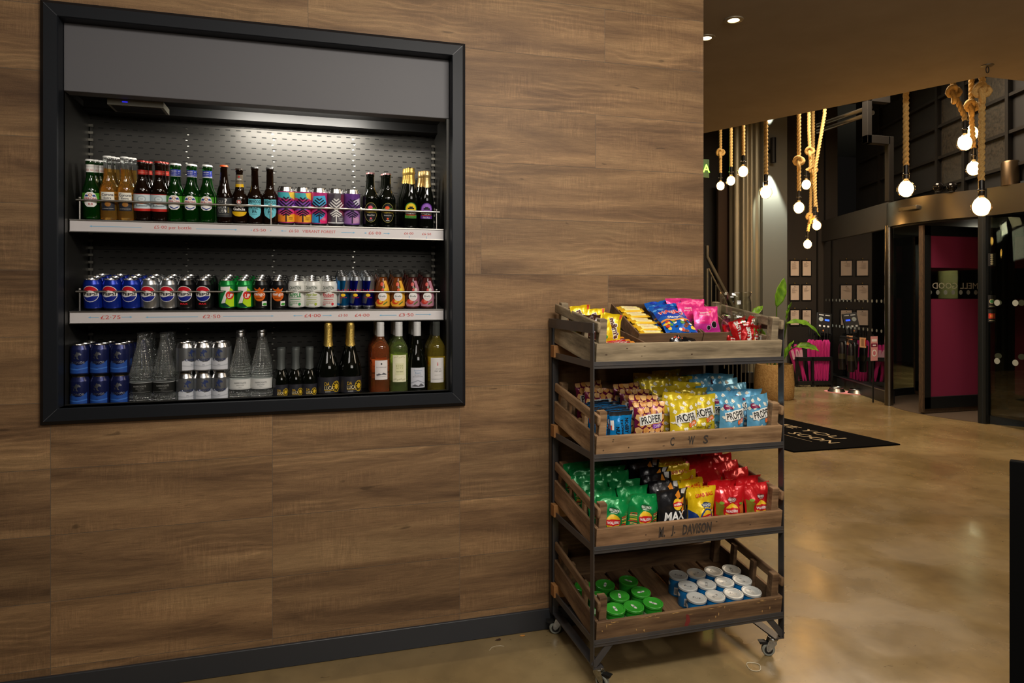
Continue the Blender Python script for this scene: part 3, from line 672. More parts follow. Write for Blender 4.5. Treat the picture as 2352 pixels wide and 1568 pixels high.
def kopp(f1, name, rgb):
    rg = ell(0, 66, 27, 44)
    return [('e', 0, 66, 27, 44, C(150,140,70)), ('e', 0, 66, 25.5, 42, K_), ('e', -2, 87, 9, 9, C(*f1)), ('e', 12, 82, 8, 5, C(90,150,50)), ('e', -13, 82, 5, 4, C(70,50,60) if f1[1] < 100 and f1[2] > 60 else C(90,150,50)), ('t', 'Kopparberg', 0, 68, 11, C(206,180,60), {'w': 44, 'b': .02, 'sh': .2}), ('t', name, 0, 54, 6, W_, {'w': 30, 'sh': .3}), ('e', 0, 40, 4, 4, C(*f1)), ('r', -7, 31, 7, 32.5, W_)]
KP = [(29,0),(33,3),(34.5,12),(34.5,120),(33,134),(26,150),(18,166),(14.6,186),(13.2,222),(14.2,225),(14.2,232),(13,240)]
BOT['koppA'] = make_bottle('cider_bottle', KP, G_DARK, ('crown', mat('pink_cap', (150,110,110), .35, metal=.6)), [('label', 22, 110, 28, None, kopp((220,90,110), 'Mixed Fruit', (0,0,0)))], zs_=0.925)
BOT['koppB'] = make_bottle('cider_bottle', KP, G_DARK, ('crown', MATS['pink_cap']), [('label', 22, 110, 28, None, kopp((226,84,40), 'Strawberry & Lime', (0,0,0)))], zs_=0.925)
GOLDF = mat('gold_foil', (214,178,92), .35, metal=.85, bump=((260,260,180), .5, .0015))
GOLDP = mat('pale_gold_foil', (220,190,130), .35, metal=.8, bump=((260,260,180), .5, .0015))
MG = [(29,0),(32.5,3),(33.5,12),(33.5,118),(31,140),(24,172),(17.5,205),(15,232),(15.6,236),(16.5,244),(15.6,252),(14.5,262)]
def magn(a, b, txt, sub):
    return [('e', 0, 84, 26, 30, C(*a)), ('r', -26, 44, 26, 70, C(*a)), ('e', 0, 84, 22, 26, C(*b)), ('r', -7, 84, 7, 96, K_), ('r', -13, 84, 13, 91, K_), ('r', -27, 60, 27, 80, K_), ('t', 'MAGNERS', 0, 68, 10, W_, {'w': 46, 'b': .03}), ('r', -20, 57, 20, 60, C(190,60,30)), ('t', sub, 0, 49, 7, W_ if b[2] > 100 else C(60,90,20), {'w': 30, 'sh': .3})]
BOT['magA'] = make_bottle('cider_bottle', MG, G_DARK, None, [('label', 40, 114, 26, None, magn((70,130,50), (228,196,40), '', 'Original'))], extra=foil(185, GOLDF, .05), zs_=0.945)
BOT['magB'] = make_bottle('cider_bottle', [(r, z*.965) for r, z in MG], G_DARK, None, [('label', 40, 114, 26, None, magn((88,44,130), (150,100,190), '', 'Dark Fruit'))], extra=foil(174, GOLDP, .05), zs_=0.945)
def juice(bg, fr, txt):
    A = C(*bg)
    return [('p', [(6,116),(24,116),(40,60),(40,10),(-24,10),(-34,24),(-10,40),(14,60),(12,96)], A), ('e', -2, 102, 8, 8, C(*fr)), ('e', 8, 78, 11, 10, C(*fr)), ('e', 14, 79, 7, 8, C(226,196,60) if bg[2] < 120 else C(206,190,180)), ('e', -10, 30, 14, 11, C(*fr)), ('e', -6, 32, 7, 6, C(240,190,70) if bg[2] < 120 else C(220,110,90)), ('p', [(6,16),(24,28),(20,32),(4,20)], C(80,110,50)), ('p', [(0,88),(8,92),(10,84)], C(60,110,60)), ('e', 2, 52, 18, 18, W_), ('t', 'firefly', 2, 52, 9, K_, {'w': 26, 'sh': .2, 'b': .01}), ('r', -7, 41, 11, 42.5, C(*fr))]
JP = [(28,0),(31,3),(32,10),(32,62),(30,82),(24,106),(19,124),(18,130),(18.5,138),(18,144)]
GJ1 = glassmat('juice_glass_amber', (150,84,40), .6); GJ2 = glassmat('juice_glass_plum', (96,44,40), .5)
DCAP = mat('pewter_lid', (150,148,142), .35, metal=1)
BOT['juiceA'] = make_bottle('juice_bottle', JP, GJ1, ('wide', DCAP), [('printed_label', 10, 118, 20, None, juice((226,168,54), (206,70,30), 'PEACH & GREEN TEA'))])
BOT['juiceB'] = make_bottle('juice_bottle', JP, GJ2, ('wide', DCAP), [('printed_label', 10, 118, 20, None, juice((176,120,136), (190,60,50), 'POMEGRANATE'))])
# water bottles with a dimpled lattice
def make_water(capped, opaque):
    P = [(34,0),(38,3),(40,10),(40,88),(40,100),(36.5,128),(29,165),(20,205),(14.5,236),(13,252),(13.6,256),(13,262),(13,267)]
    pr = scurve(P, 6); R_ = rad(pr); pr = [(R_(z_), z_) for z_ in sorted(set([p[1] for p in pr]+[.004*k for k in range(1, 66)]))]; t = thing('water_bottle', '-', 'bottle'); b = MB(); n = 84; V = []
    for r, z in pr:
        for k in range(n):
            am = 0
            if .012 < z < .044 or .098 < z < .235:
                h = math.sin(9*(2*PI*k/n)+z*330)*math.sin(9*(2*PI*k/n)-z*330); am = .0026*h*min(1, r/.03)
            V.append(((r+am)*math.sin(2*PI*k/n), -(r+am)*math.cos(2*PI*k/n), z))
    F = [(i*n+k, i*n+(k+1) % n, (i+1)*n+(k+1) % n, (i+1)*n+k) for i in range(len(pr)-1) for k in range(n)]+[tuple(reversed(range(n))), tuple((len(pr)-1)*n+k for k in range(n))]
    b.add(V, F, G_CLEAR); b.build('bottle_glass', t, smooth=50)
    l = MB(); R = .0406; ink = C(70,74,78) if opaque else C(150,150,146); base = C(206,206,202) if opaque else C(30,31,29)
    l.lathe([(R, .048), (R, .086)], base, SEG, cap=False); l.lathe([(R+.0002, .0855), (R+.0002, .087)], C(210,212,210), SEG, cap=False)
    f, gu = wrap(R); art(l, [('t', 'HARROGATE', 2, 73, 6.5, ink, {'w': 44}), ('t', 'SPRING WATER', 2, 64, 3.4, ink, {'w': 27}), ('t', 'SPARKLING', 2, 57, 2.2, ink, {'w': 12}), ('r', -40, 51, 40, 51.5, ink)], f, gu)
    l.build('label', t, fix=False)
    if capped:
        c = MB(); c.lathe([(.0152, .248), (.0152, .262), (.0148, .2628), (.0152, .2636), (.0152, .2715), (.0140, .2735), (1e-5, .2735)], GCAP, 26, cap=False); c.build('cap', t)
    else:
        c = MB(); c.lathe([(.0145, .2655), (.0150, .268), (.0138, .270), (1e-5, .2702)], mat('dark_screw_cap', (30,30,30), .3), 26, cap=False); c.build('cap', t)
    return t
BOT['waterA'] = make_water(False, False); BOT['waterB'] = make_water(True, True)
GOLD_I = C(206,170,40)
def daluca(s):
    L_ = [('e', 32*s, 46*s, 19*s, 22*s, GOLD_I), ('e', 32*s, 46*s, 16.5*s, 19.5*s, K_), ('e', 32*s, 46*s, 9*s, 11*s, GOLD_I)]
    for k in range(10):
        a = 2*PI*k/10; L_.append(('e', (32+13*math.cos(a))*s, (46+15.5*math.sin(a))*s, 2*s, 2*s, GOLD_I))
    return L_+[('t', 'DA', -7*s, 58*s, 13*s, C(200,160,50), {'w': 18*s, 'b': .01}), ('t', 'LUCA', 0, 42*s, 15*s, C(226,206,150), {'w': 34*s, 'b': .01}), ('r', -17*s, 31*s, 18*s, 32.5*s, C(200,160,50)), ('r', -14*s, 26*s, 6*s, 27.5*s, W_)]
BOT['prosecco'] = make_bottle('sparkling_wine_bottle', [(36,0),(42,4),(44,14),(44,96),(42,120),(34,150),(24,182),(17.5,212),(15.5,250),(15,272),(15.5,286),(14,298)], G_DARK, None, [('label', 20, 84, None, C(40,40,46), daluca(1))], extra=foil(206, mat('crinkled_gold_foil', (200,170,90), .35, metal=.9, bump=((330,330,200), .8, .002)), .09, 1))
BOT['mini'] = make_bottle('sparkling_wine_bottle', [(24,0),(28,3),(29,10),(29,62),(28,78),(23,98),(17,118),(14.2,140),(13.8,160),(14.4,176),(15,196),(14.5,199)], G_DARK, None, [('label', 12, 60, None, C(40,40,46), daluca(.66))], extra=foil(120, mat('charcoal_foil', (74,78,76), .45, metal=.2), .0, 0))
WP = [(34,0),(36.5,3),(37,12),(37,182),(35,200),(26,218),(17,232),(14.6,246),(14,276),(14,300)]
GR = C(90,90,94)
def wine(key, P, g, capm, lab, z0, z1, hw, base, items): BOT[key] = make_bottle('wine_bottle', P, g, ('screw', (capm, 58)), [('label', z0, z1, hw, base, items)])
CAPW = mat('pearl_screw_cap', (206,206,204), .4, metal=.2)
wine('rose', WP, G_ROSE, CAPW, '', 68, 146, 27, C(214,208,206), [('t', 'LA CAMPAGNE', 0, 118, 4.5, GR, {'w': 42}), ('e', 0, 132, 3, 4, K_), ('p', [(-22,88),(-10,94),(0,90),(8,96),(22,90),(20,87),(4,88),(-18,84)], GR), ('r', -18, 80, 18, 80.7, GR)])
wine('pinot', WP, G_WHITEW, CAPW, '', 56, 166, 30, C(222,218,186), [('r', -18, 84, 18, 132, C(212,210,168)), ('t', 'B O N A', 0, 122, 6, C(120,120,70), {'w': 27}), ('t', 'V I T Y', 0, 112, 6, C(120,120,70), {'w': 27}), ('t', 'PINOT GRIGIO', 0, 98, 3.4, C(90,90,60), {'w': 26})]+[('e', -22+(i % 7)*7, (156 if i < 7 else 66)+(i % 3)*2, 2.6, 2.6, C(200,198,160)) for i in range(14)])
BUR = [(34,0),(37.5,3),(38.5,12),(38.5,120),(36,146),(28,178),(19,210),(15,240),(14,270),(14,300)]
wine('sauv', BUR, G_DARK, CAPW, '', 30, 112, 31, C(196,198,206), [('t', 'Southern', 0, 101, 7, C(90,130,160), {'w': 34}), ('t', 'Rivers', 0, 91, 8, C(90,130,160), {'w': 24}), ('t', 'NEW ZEALAND', 0, 82, 2.4, GR, {'w': 28}), ('t', 'SAUVIGNON BLANC', 0, 75, 3.2, GR, {'w': 42}), ('p', [(-31,50),(0,62),(31,48),(31,45),(0,58),(-31,47)], C(150,154,164)), ('p', [(-28,36),(-12,44),(2,38),(12,48),(26,38),(24,35),(0,34)], GR)])
wine('smoke', WP, G_YELLOW, mat('bare_screw_cap', (60,62,58), .2, trans=.0), '', 50, 152, 29, C(208,204,200), [('t', 'SMOKE', 4, 106, 5, GR, {'w': 22}), ('t', 'MIST BAY', 4, 97, 6, GR, {'w': 30}), ('p', [(-1,120),(3,120),(2,134),(0,134)], C(190,60,60)), ('r', -26, 64, 26, 64.8, GR), ('r', -12, 81, 14, 81.5, GR)])
# ---------------------------------------------------------------- stock the cooler
ORD = ['first', 'second', 'third', 'fourth', 'fifth', 'sixth']
ROW = ['front', 'second', 'third', 'fourth']
random.seed(11)
TILT = math.radians(8.5)
def on_shelf(x, y, z, rz):
    """shelves slope up towards the back; the deck at the bottom is level"""
    if z < 1.3: return T(x, y, z, rz)
    return Matrix.Translation((0, 2.842, z)) @ Matrix.Rotation(TILT, 4, 'X') @ T(x, y-2.842, .0004, rz)
def file_of(src, px, Y0, z, n, pitch, desc, where, group, rz=0, short=''):
    """n items one behind another, the first at pixel column px"""
    x = xat(px, Y0); ws = where.replace(', top shelf', '').replace(', middle shelf', '').replace(', bottom shelf', '')
    for i in range(n):
        def lab(wh): return desc+(', '+wh if n == 1 else ', '+ROW[i]+' row of '+wh)
        lb = lab(where)
        if len(lb.split()) > 15: lb = lab(ws)
        place(src, lb, on_shelf(x+random.uniform(-.0005,.0005)*(i > 0), Y0+i*pitch, z, rz+random.uniform(-.05,.05)), group)
Z1, Z2, Z3 = 1.6932, 1.3582, 1.0062
YF = 2.885
# top shelf
file_of(BOT['peroni0'], 212, YF, Z1, 3, .062, 'green bottle with 0.0 on its white neck label', 'the leftmost file, top shelf', 'alcohol free beers on the top shelf', .15)
for i, px in enumerate((252, 291)): file_of(BOT['corona'], px, YF, Z1, 3, .06, 'clear bottle of amber beer with white cap', ('left', 'right')[i]+' amber file, top shelf', 'amber beers on the top shelf', .1)
for i, px in enumerate((329, 368)): file_of(BOT['bud'], px, YF, Z1, 3, .062, 'brown bottle with silver and red label', ('left', 'right')[i]+' red-capped file, top shelf', 'red capped beers on the top shelf', .1)
for i, px in enumerate((403, 440, 476)): file_of(BOT['peroni'], px, YF, Z1, 2, .062, 'green bottle with blue neck label', ('left', 'middle', 'right')[i]+' blue-necked file, top shelf', 'green lager bottles on the top shelf', .05)
file_of(BOT['curious'], 516.5, YF, Z1, 1, .06, 'dark beer bottle with orange cap and grey question mark label', 'on the top shelf', 'single beers on the top shelf')
file_of(BOT['estrella'], 551.5, YF, Z1, 1, .06, 'dark beer bottle with round yellow label and yellow neck band', 'on the top shelf', 'single beers on the top shelf')
for i, px in enumerate((586.6, 621)): file_of(BOT['punk'], px, YF, Z1, 1, .06, 'dark beer bottle with pale blue shield label', ('left', 'right')[i]+' one of the two, top shelf', 'blue labelled beers on the top shelf')
for k, px, d in (('vfA', 657.5, 'tall rainbow can with dark chevrons, leftmost of the five tall cans'), ('vfA', 695.4, 'tall rainbow can with dark chevrons, second of the five tall cans'), ('vfB', 732.6, 'tall pink and sky blue can with dark chevrons on the top shelf'), ('vfC', 771, 'tall grey and burgundy can with white chevrons on the top shelf'), ('vfD', 807.7, 'tall violet can with dark and white chevrons on the top shelf')):
    place(CANS[k], d, on_shelf(xat(px, YF), YF, Z1, .03), 'tall craft beer cans on the top shelf')
file_of(BOT['koppA'], 850.5, YF+.01, Z1, 2, .075, 'black cider bottle with pink fruit in an oval label', 'left cider file, top shelf', 'oval labelled ciders on the top shelf')
file_of(BOT['koppB'], 888.4, YF+.01, Z1, 3, .075, 'black cider bottle with orange fruit in an oval label', 'right cider file, top shelf', 'oval labelled ciders on the top shelf')
file_of(BOT['magA'], 941, YF+.01, Z1, 3, .07, 'gold foiled cider bottle with green and yellow label', 'its file, top shelf', 'gold foiled ciders on the top shelf')
file_of(BOT['magB'], 977, YF+.01, Z1, 3, .07, 'gold foiled cider bottle with purple label', 'the rightmost file, top shelf', 'gold foiled ciders on the top shelf')
# middle shelf
def canfile(key, pxs, n, desc, names, grp, pitch=.067):
    for i, px in enumerate(pxs): file_of(CANS[key], px, YF-.004, Z2, n if isinstance(n, int) else n[i], pitch, desc, names[i], grp, -.12)
lmr = ['left', 'middle', 'right']
canfile('pepsi', (216.7, 260, 303.7), (3, 3, 3), 'royal blue cola can', [s+' blue file, middle shelf' for s in lmr], 'blue cola cans')
canfile('diet', (346.5, 389), (3, 3), 'silver cola can', [s+' silver file, middle shelf' for s in ('left', 'right')], 'silver cola cans')
canfile('max', (429, 470.6), 3, 'black cola can with red lettering', [s+' black cola file, middle shelf' for s in ('left', 'right')], 'black cola cans')
canfile('7up', (523, 562), (3, 3), 'green lemonade can', [s+' green file, middle shelf' for s in ('left', 'right')], 'green lemonade cans')
canfile('tango', (600, 640.7), 3, 'black can with orange splash', [s+' orange-splash file, middle shelf' for s in ('left', 'right')], 'orange soda cans')
canfile('apple', (681,), 3, 'white can with dark green fruit lettering', ['the apple file, middle shelf'], 'white fruit soda cans')
canfile('ginger', (718,), 3, 'white can with lime green lettering', ['the file between apple and rhubarb, middle shelf'], 'white fruit soda cans')
canfile('rhubarb', (755.5,), 3, 'white can with red lettering', ['the rhubarb file, middle shelf'], 'white fruit soda cans')
canfile('energy_sf', (788.5,), 4, 'slim silver and light blue can', ['its file, middle shelf'], 'slim energy drink cans', .054)
canfile('energy', (817, 845.5), 4, 'slim silver and dark blue can', [s+' dark blue slim file, middle shelf' for s in ('left', 'right')], 'slim energy drink cans', .054)
for i, px in enumerate((877.6, 912)): file_of(BOT['juiceA'], px, YF, Z2, 3, .067, 'small bottle with yellow label and fruit', ('left', 'right')[i]+' yellow file, middle shelf', 'juice bottles on the middle shelf', -.1)
for i, px in enumerate((946, 979.5)): file_of(BOT['juiceB'], px, YF, Z2, 3, .067, 'small bottle with dusky pink label and fruit', ('left', 'right')[i]+' pink file, middle shelf', 'juice bottles on the middle shelf', -.1)
# bottom deck
Y3 = 2.845
for i, px in enumerate((185, 230.5, 276)):
    for up in (0, 1):
        file_of(CANS['still'], px, Y3, Z3+up*.1153, 3, .067, 'navy water can, '+('upper' if up else 'lower')+' layer', lmr[i]+' navy file, bottom shelf', 'stacked navy water cans', -.05)
for i, px in enumerate((325, 377)): file_of(BOT['waterA'], px, Y3+.008, Z3, 3, .083, 'dimpled glass water bottle with dark clear label', ('left', 'right')[i]+' open-necked file, bottom shelf', 'dimpled water bottles')
for i, px in enumerate((425.7, 466, 507)):
    for up in (0, 1):
        file_of(CANS['spark'], px, Y3, Z3+up*.1153, 2, .067, 'silver water can, '+('upper' if up else 'lower')+' layer', lmr[i]+' silver file, bottom shelf', 'stacked silver water cans', (.9, .25, -.05)[i] if up else (.45, .35, -.05)[i])
for i, px in enumerate((552, 600.5)): file_of(BOT['waterB'], px, Y3+.008, Z3, 2, .083, 'dimpled glass water bottle with white label and silver cap', ('left', 'right')[i]+' file', 'dimpled water bottles')
for i, px in enumerate((645, 678.5, 710.6)): file_of(BOT['mini'], px, Y3, Z3, 2, .062, 'small black prosecco bottle with grey foil', lmr[i]+' small file, bottom shelf', 'small sparkling wine bottles')
for i, px in enumerate((754, 805)): file_of(BOT['prosecco'], px, Y3+.01, Z3, 2, .09, 'large black prosecco bottle with crinkled gold foil', ('left', 'right')[i]+' gold-necked file, bottom shelf', 'large sparkling wine bottles')
for k, px, d, n in (('rose', 873.6, 'rose wine bottle with white label', 3), ('pinot', 915.8, 'green-tinted white wine bottle with tall cream label', 3), ('sauv', 958, 'dark wine bottle with low silver label', 3), ('smoke', 1002, 'golden wine bottle with lighthouse label', 2)):
    file_of(BOT[k], px, Y3-.015*(k=='smoke'), Z3, n, .077, d, 'its file, bottom shelf', 'wine bottles on the bottom shelf')
# ================================================================ snack trolley
TX0, TX1, TY0, TY1, TZ1 = .963, 1.767, 2.262, 2.738, 1.318
IRON = mat('blackened_angle_iron', (74,73,74), .45, metal=.45, noise_=((9,9,9), (92,84,78), 4, .4, .75))
TR = thing('snack_trolley', 'black angle iron trolley on castors holding four wooden snack crates', 'trolley', ((TX0+TX1)/2, (TY0+TY1)/2, 0))
TI = Matrix.Translation((-(TX0+TX1)/2, -(TY0+TY1)/2, 0))
def tpart(mb, name, par=None, **k):
    o = mb.build(name, **k); o.parent = par or TR
    if par is None: o.matrix_parent_inverse = TI
    return o
PZ0 = .076
for x, sx in ((TX0, 1), (TX1, -1)):
    for y, sy in ((TY0, 1), (TY1, -1)):
        mb = MB(); a, b = sorted((x, x+sx*.004)); c, d = sorted((y, y+sy*.032)); mb.box(a, b, c, d, PZ0, TZ1, IRON)
        if sy < 0: a, b = sorted((x, x+sx*.030)); mb.box(a, b, TY1-.032, TY1-.028, PZ0, TZ1, IRON)
        tpart(mb, 'post', bevel=.0006)
RT = (1.178, .846, .515, .181)
for zt in RT:
    mb = MB(); mb.box(TX0+.004, TX1-.004, TY0+.001, TY0+.005, zt-.025, zt, IRON); mb.box(TX0+.004, TX1-.004, TY0+.005, TY0+.030, zt-.025, zt-.021, IRON)
    mb.box(TX0+.004, TX1-.004, TY0-.0012, TY0+.001, zt-.0145, zt-.011, IRON); tpart(mb, 'shelf_rail', smooth=0, bevel=.0004)
    mb = MB(); mb.box(TX0+.004, TX1-.004, TY1-.006, TY1-.002, zt-.025, zt, IRON); tpart(mb, 'shelf_rail', smooth=0)
    for x, sx in ((TX0, 1), (TX1, -1)):
        a, b = sorted((x+sx*.004, x+sx*.008)); mb = MB(); mb.box(a, b, TY0+.031, TY1-.033, zt-.025, zt, IRON)
        a, b = sorted((x+sx*.008, x+sx*.030)); mb.box(a, b, TY0+.031, TY1-.033, zt-.025, zt-.021, IRON); tpart(mb, 'side_rail', smooth=0, bevel=.0004)
for x, sx in ((TX0, 1), (TX1, -1)):
    a, b = sorted((x, x-sx*.003)); mb = MB(); mb.box(a, b, TY0, TY1, TZ1-.038, TZ1, IRON); tpart(mb, 'top_bar', smooth=0, bevel=.0005)
    # base bar and corner braces
    a, b = sorted((x+sx*.004, x+sx*.040)); mb = MB(); mb.box(a, b, TY0+.002, TY1-.002, PZ0, PZ0+.005, IRON); tpart(mb, 'base_bar', smooth=0)
    M = Matrix.Translation((x+sx*.002, TY0+.004, PZ0+.012)) @ Matrix.Rotation(-sx*math.radians(48), 4, 'Y')
    mb = MB(); q = (0, .112) if sx > 0 else (-.112, 0); mb.box(q[0], q[1], 0, .004, -.012, .012, IRON, M); tpart(mb, 'corner_brace', smooth=0)
ZINC = mat('zinc_plate', (186,188,186), .3, metal=1, noise_=((60,60,60), (140,142,140), 2, .3, .7))
TYRE = mat('grey_rubber', (132,134,124), .6); HUB = mat('castor_hub', (22,22,24), .45)
for cx_, cy_, ang in ((TX0+.030, TY0+.030, 2.2), (TX1-.030, TY0+.030, -.35), (TX0+.030, TY1-.045, -.25), (TX1-.030, TY1-.045, .3)):
    M = T(cx_, cy_, 0, ang)
    mb = MB(); mb.lathe([(.0185, .0735), (.0185, .0755)], ZINC, 20, M); mb.lathe([(.020, .064), (.021, .067), (.021, .070), (.017, .0735)], ZINC, 24, M)
    for s in (-1, 1):
        P = [(-.012, .064), (.0175, .064), (.019, .052), (-.006, .022), (-.014, .018), (-.021, .024), (-.022, .04)]
        mb.prism([(x_-.006, z_) for x_, z_ in P], s*.0125-.001, s*.0125+.001, ZINC, M)
    mb.box(-.019, .013, -.013, .013, .062, .0645, ZINC, M); mb.tube([M @ Vector((-.018, -.0155, .0252)), M @ Vector((-.018, .0155, .0252))], .004, ZINC, 10)
    mb.box(-.055, -.028, -.011, .011, .054, .0575, BLK, M @ T(0,0,0,0,0,.0)); mb.box(-.05, -.02, -.009, .009, .046, .054, BLK, M)
    cs = tpart(mb, 'castor', smooth=30)
    wl = MB(); Mw = M @ T(-.018, 0, .0252, 0, PI/2)
    wl.lathe([(.0165, -.0095), (.022, -.0095), (.025, -.006), (.025, .006), (.022, .0095), (.0165, .0095)], TYRE, 36, Mw, cap=False)
    wl.lathe([(.003, -.0085), (.0165, -.0085)], HUB, 24, Mw, cap=False); wl.lathe([(.003, .0085), (.0165, .0085)], HUB, 24, Mw, cap=False); tpart(wl, 'wheel', cs, smooth=40)

# ---------------------------------------------------------------- crates
def crate_wood(name, a, b, dark=None, sc=(3.5, 30, 30)):
    m = mat(name, a, .75, spec=.25, noise_=(sc, b, 9, .34, .68), bump=((6, 80, 80), .5, .003)); return m
CT = math.radians(7.8)
CW, CD = .782, .452            # outer width and depth
def crate(level, wood, nm, label, letters=None, wear=None):
    wood, wy = wood
    zt = RT[level]; cx0 = TX0+.0085+.0025
    if level == 3: pass
    M = Matrix.Translation((cx0, TY0+.0065, zt-.0205)) @ Matrix.Rotation(CT, 4, 'X')
    t = thing('wooden_crate', label, 'crate', group='old wooden crates on the trolley', M=M)
    rr = random.Random(level)
    h = .086; W = CW
    b = MB(); b.box(0, W, 0, .013, 0, h, wood)
    if letters: art(b, letters, lambda u, v, l: (u, -.0004-.00003*l, v), [])
    if wear: art(b, wear, lambda u, v, l: (u, -.0003-.00003*l, v), [])
    b.build('front_board', t, bevel=.002)
    b = MB(); b.box(0, W, CD-.012, CD, 0, h, wood); b.build('back_board', t, bevel=.002)
    for s in (0, 1):
        x0 = .0 if s == 0 else W-.012
        b = MB(); b.box(x0, x0+.012, .0135, CD-.0125, 0, h, wy); b.build('side_board', t, bevel=.002)
        b = MB(); b.box(x0, x0+.012, -.002, CD+.006, .126, .164, wy); b.build('top_rail', t, bevel=.005)
        x1 = .0125 if s == 0 else W-.0125-.030
        for i, (ya, yb) in enumerate(((.0135, .045), (.15, .178), (.285, .313), (CD-.044, CD-.0125))):
            tp = .172 if i in (0, 3) else .150
            wd = .030 if i in (0, 3) else .016
            xa = x1 if s == 0 else x1+.030-wd
            b = MB(); b.box(xa, xa+wd, ya, yb, .0095, tp, wood); b.build('corner_post' if i in (0, 3) else 'side_batten', t, bevel=.002)
    x = .0135; i = 0
    while x < W-.03:
        wd = min(.098, W-.0135-x); b = MB(); b.box(x, x+wd, .0135, CD-.0125, 0, .009, wy); b.build('base_slat', t, bevel=.0012); x += wd+.012; i += 1
    return t, M
INKB = mat('stencil_ink', (58,50,44), .8)
def crate_text(s, x, z, h, w_): return ('t', s, x, z, h, INKB, {'w': w_, 'b': .03})
W0, W1, W2, W3 = [(crate_wood(n_, a_, b_), crate_wood(n_+'_side', a_, b_, sc=(30, 3.5, 30))) for n_, a_, b_ in (('crate_wood_pale', (98,86,68), (172,154,124)), ('crate_wood_tan', (104,78,54), (180,146,108)), ('crate_wood_brown', (96,72,50), (166,130,96)), ('crate_wood_worn', (78,57,41), (132,104,74)))]
PALEW = mat('bare_wood_scar', (190,150,92), .8)
rr = random.Random(3)
scars = []
for i in range(34):
    x = rr.uniform(4, 770); z = 84-abs(rr.gauss(0, 5)) if i < 22 else rr.uniform(10, 80); L_ = rr.uniform(4, 30) if i < 22 else rr.uniform(2, 7)
    hh = rr.uniform(.8, 2.2) if i < 22 else rr.uniform(3, 10)
    scars.append(('p', [(x, z), (x+L_*.4, z+hh), (x+L_, z+.4), (x+L_*.6, z-hh)], PALEW))
KNOT = mat('wood_knot', (70,52,36), .8)
def knots(seed, n=7):
    r = random.Random(seed); return [('e', r.uniform(20, 760), r.uniform(8, 78), r.uniform(2, 5), r.uniform(1.4, 3), KNOT) for _ in range(n)]
CR = [crate(0, W0, 'c', 'top wooden crate of grey weathered boards with sweets and a glass jar', None, knots(1)),
      crate(1, W1, 'c', 'second crate from the top with stencilled letters C W S', [crate_text('C', 304, 50, 34, 17), crate_text('W', 384, 50, 34, 27), crate_text('S', 445, 50, 34, 21)], knots(12)),
      crate(2, W2, 'c', 'third crate from the top with a long stencilled name on its front', [crate_text('M.', 262, 50, 42, 26), crate_text('J.', 308, 50, 42, 18), crate_text('DAVISON', 408, 50, 42, 122)], knots(3)),
      crate(3, W3, 'c', 'bottom crate of dark worn wood with scarred front edge', scars, [('p', [(360,70),(372,66),(380,40),(370,20),(356,24),(362,48)], mat('red_paint_trace', (120,40,36), .8))])]
ORNG = mat('orange_stained_batten', (172,122,70), .65, noise_=((6,40,40), (148,98,52), 4, .3, .7))
for i, zt in enumerate(RT):
    mb = MB(); z1 = zt-.0205+math.sin(CT)*.40-.0028
    mb.prism([(0, 0), (TX1-TX0+.004, 0), (TX1-TX0+.004, 1), (0, 1)], 0, 1, ORNG, Matrix.Diagonal((1, .042, z1-(zt-.0205)-.0015, 1)))
    o = mb.build('support_batten', bevel=.0015)
    o.matrix_world = Matrix.Translation((TX0-.004, TY1-.070, zt-.0205+.0005))
    tag(o, ('topmost', 'second', 'third', 'lowest')[i]+' orange wood batten laid across the trolley behind a crate', 'batten', 'orange battens propping up the crates')

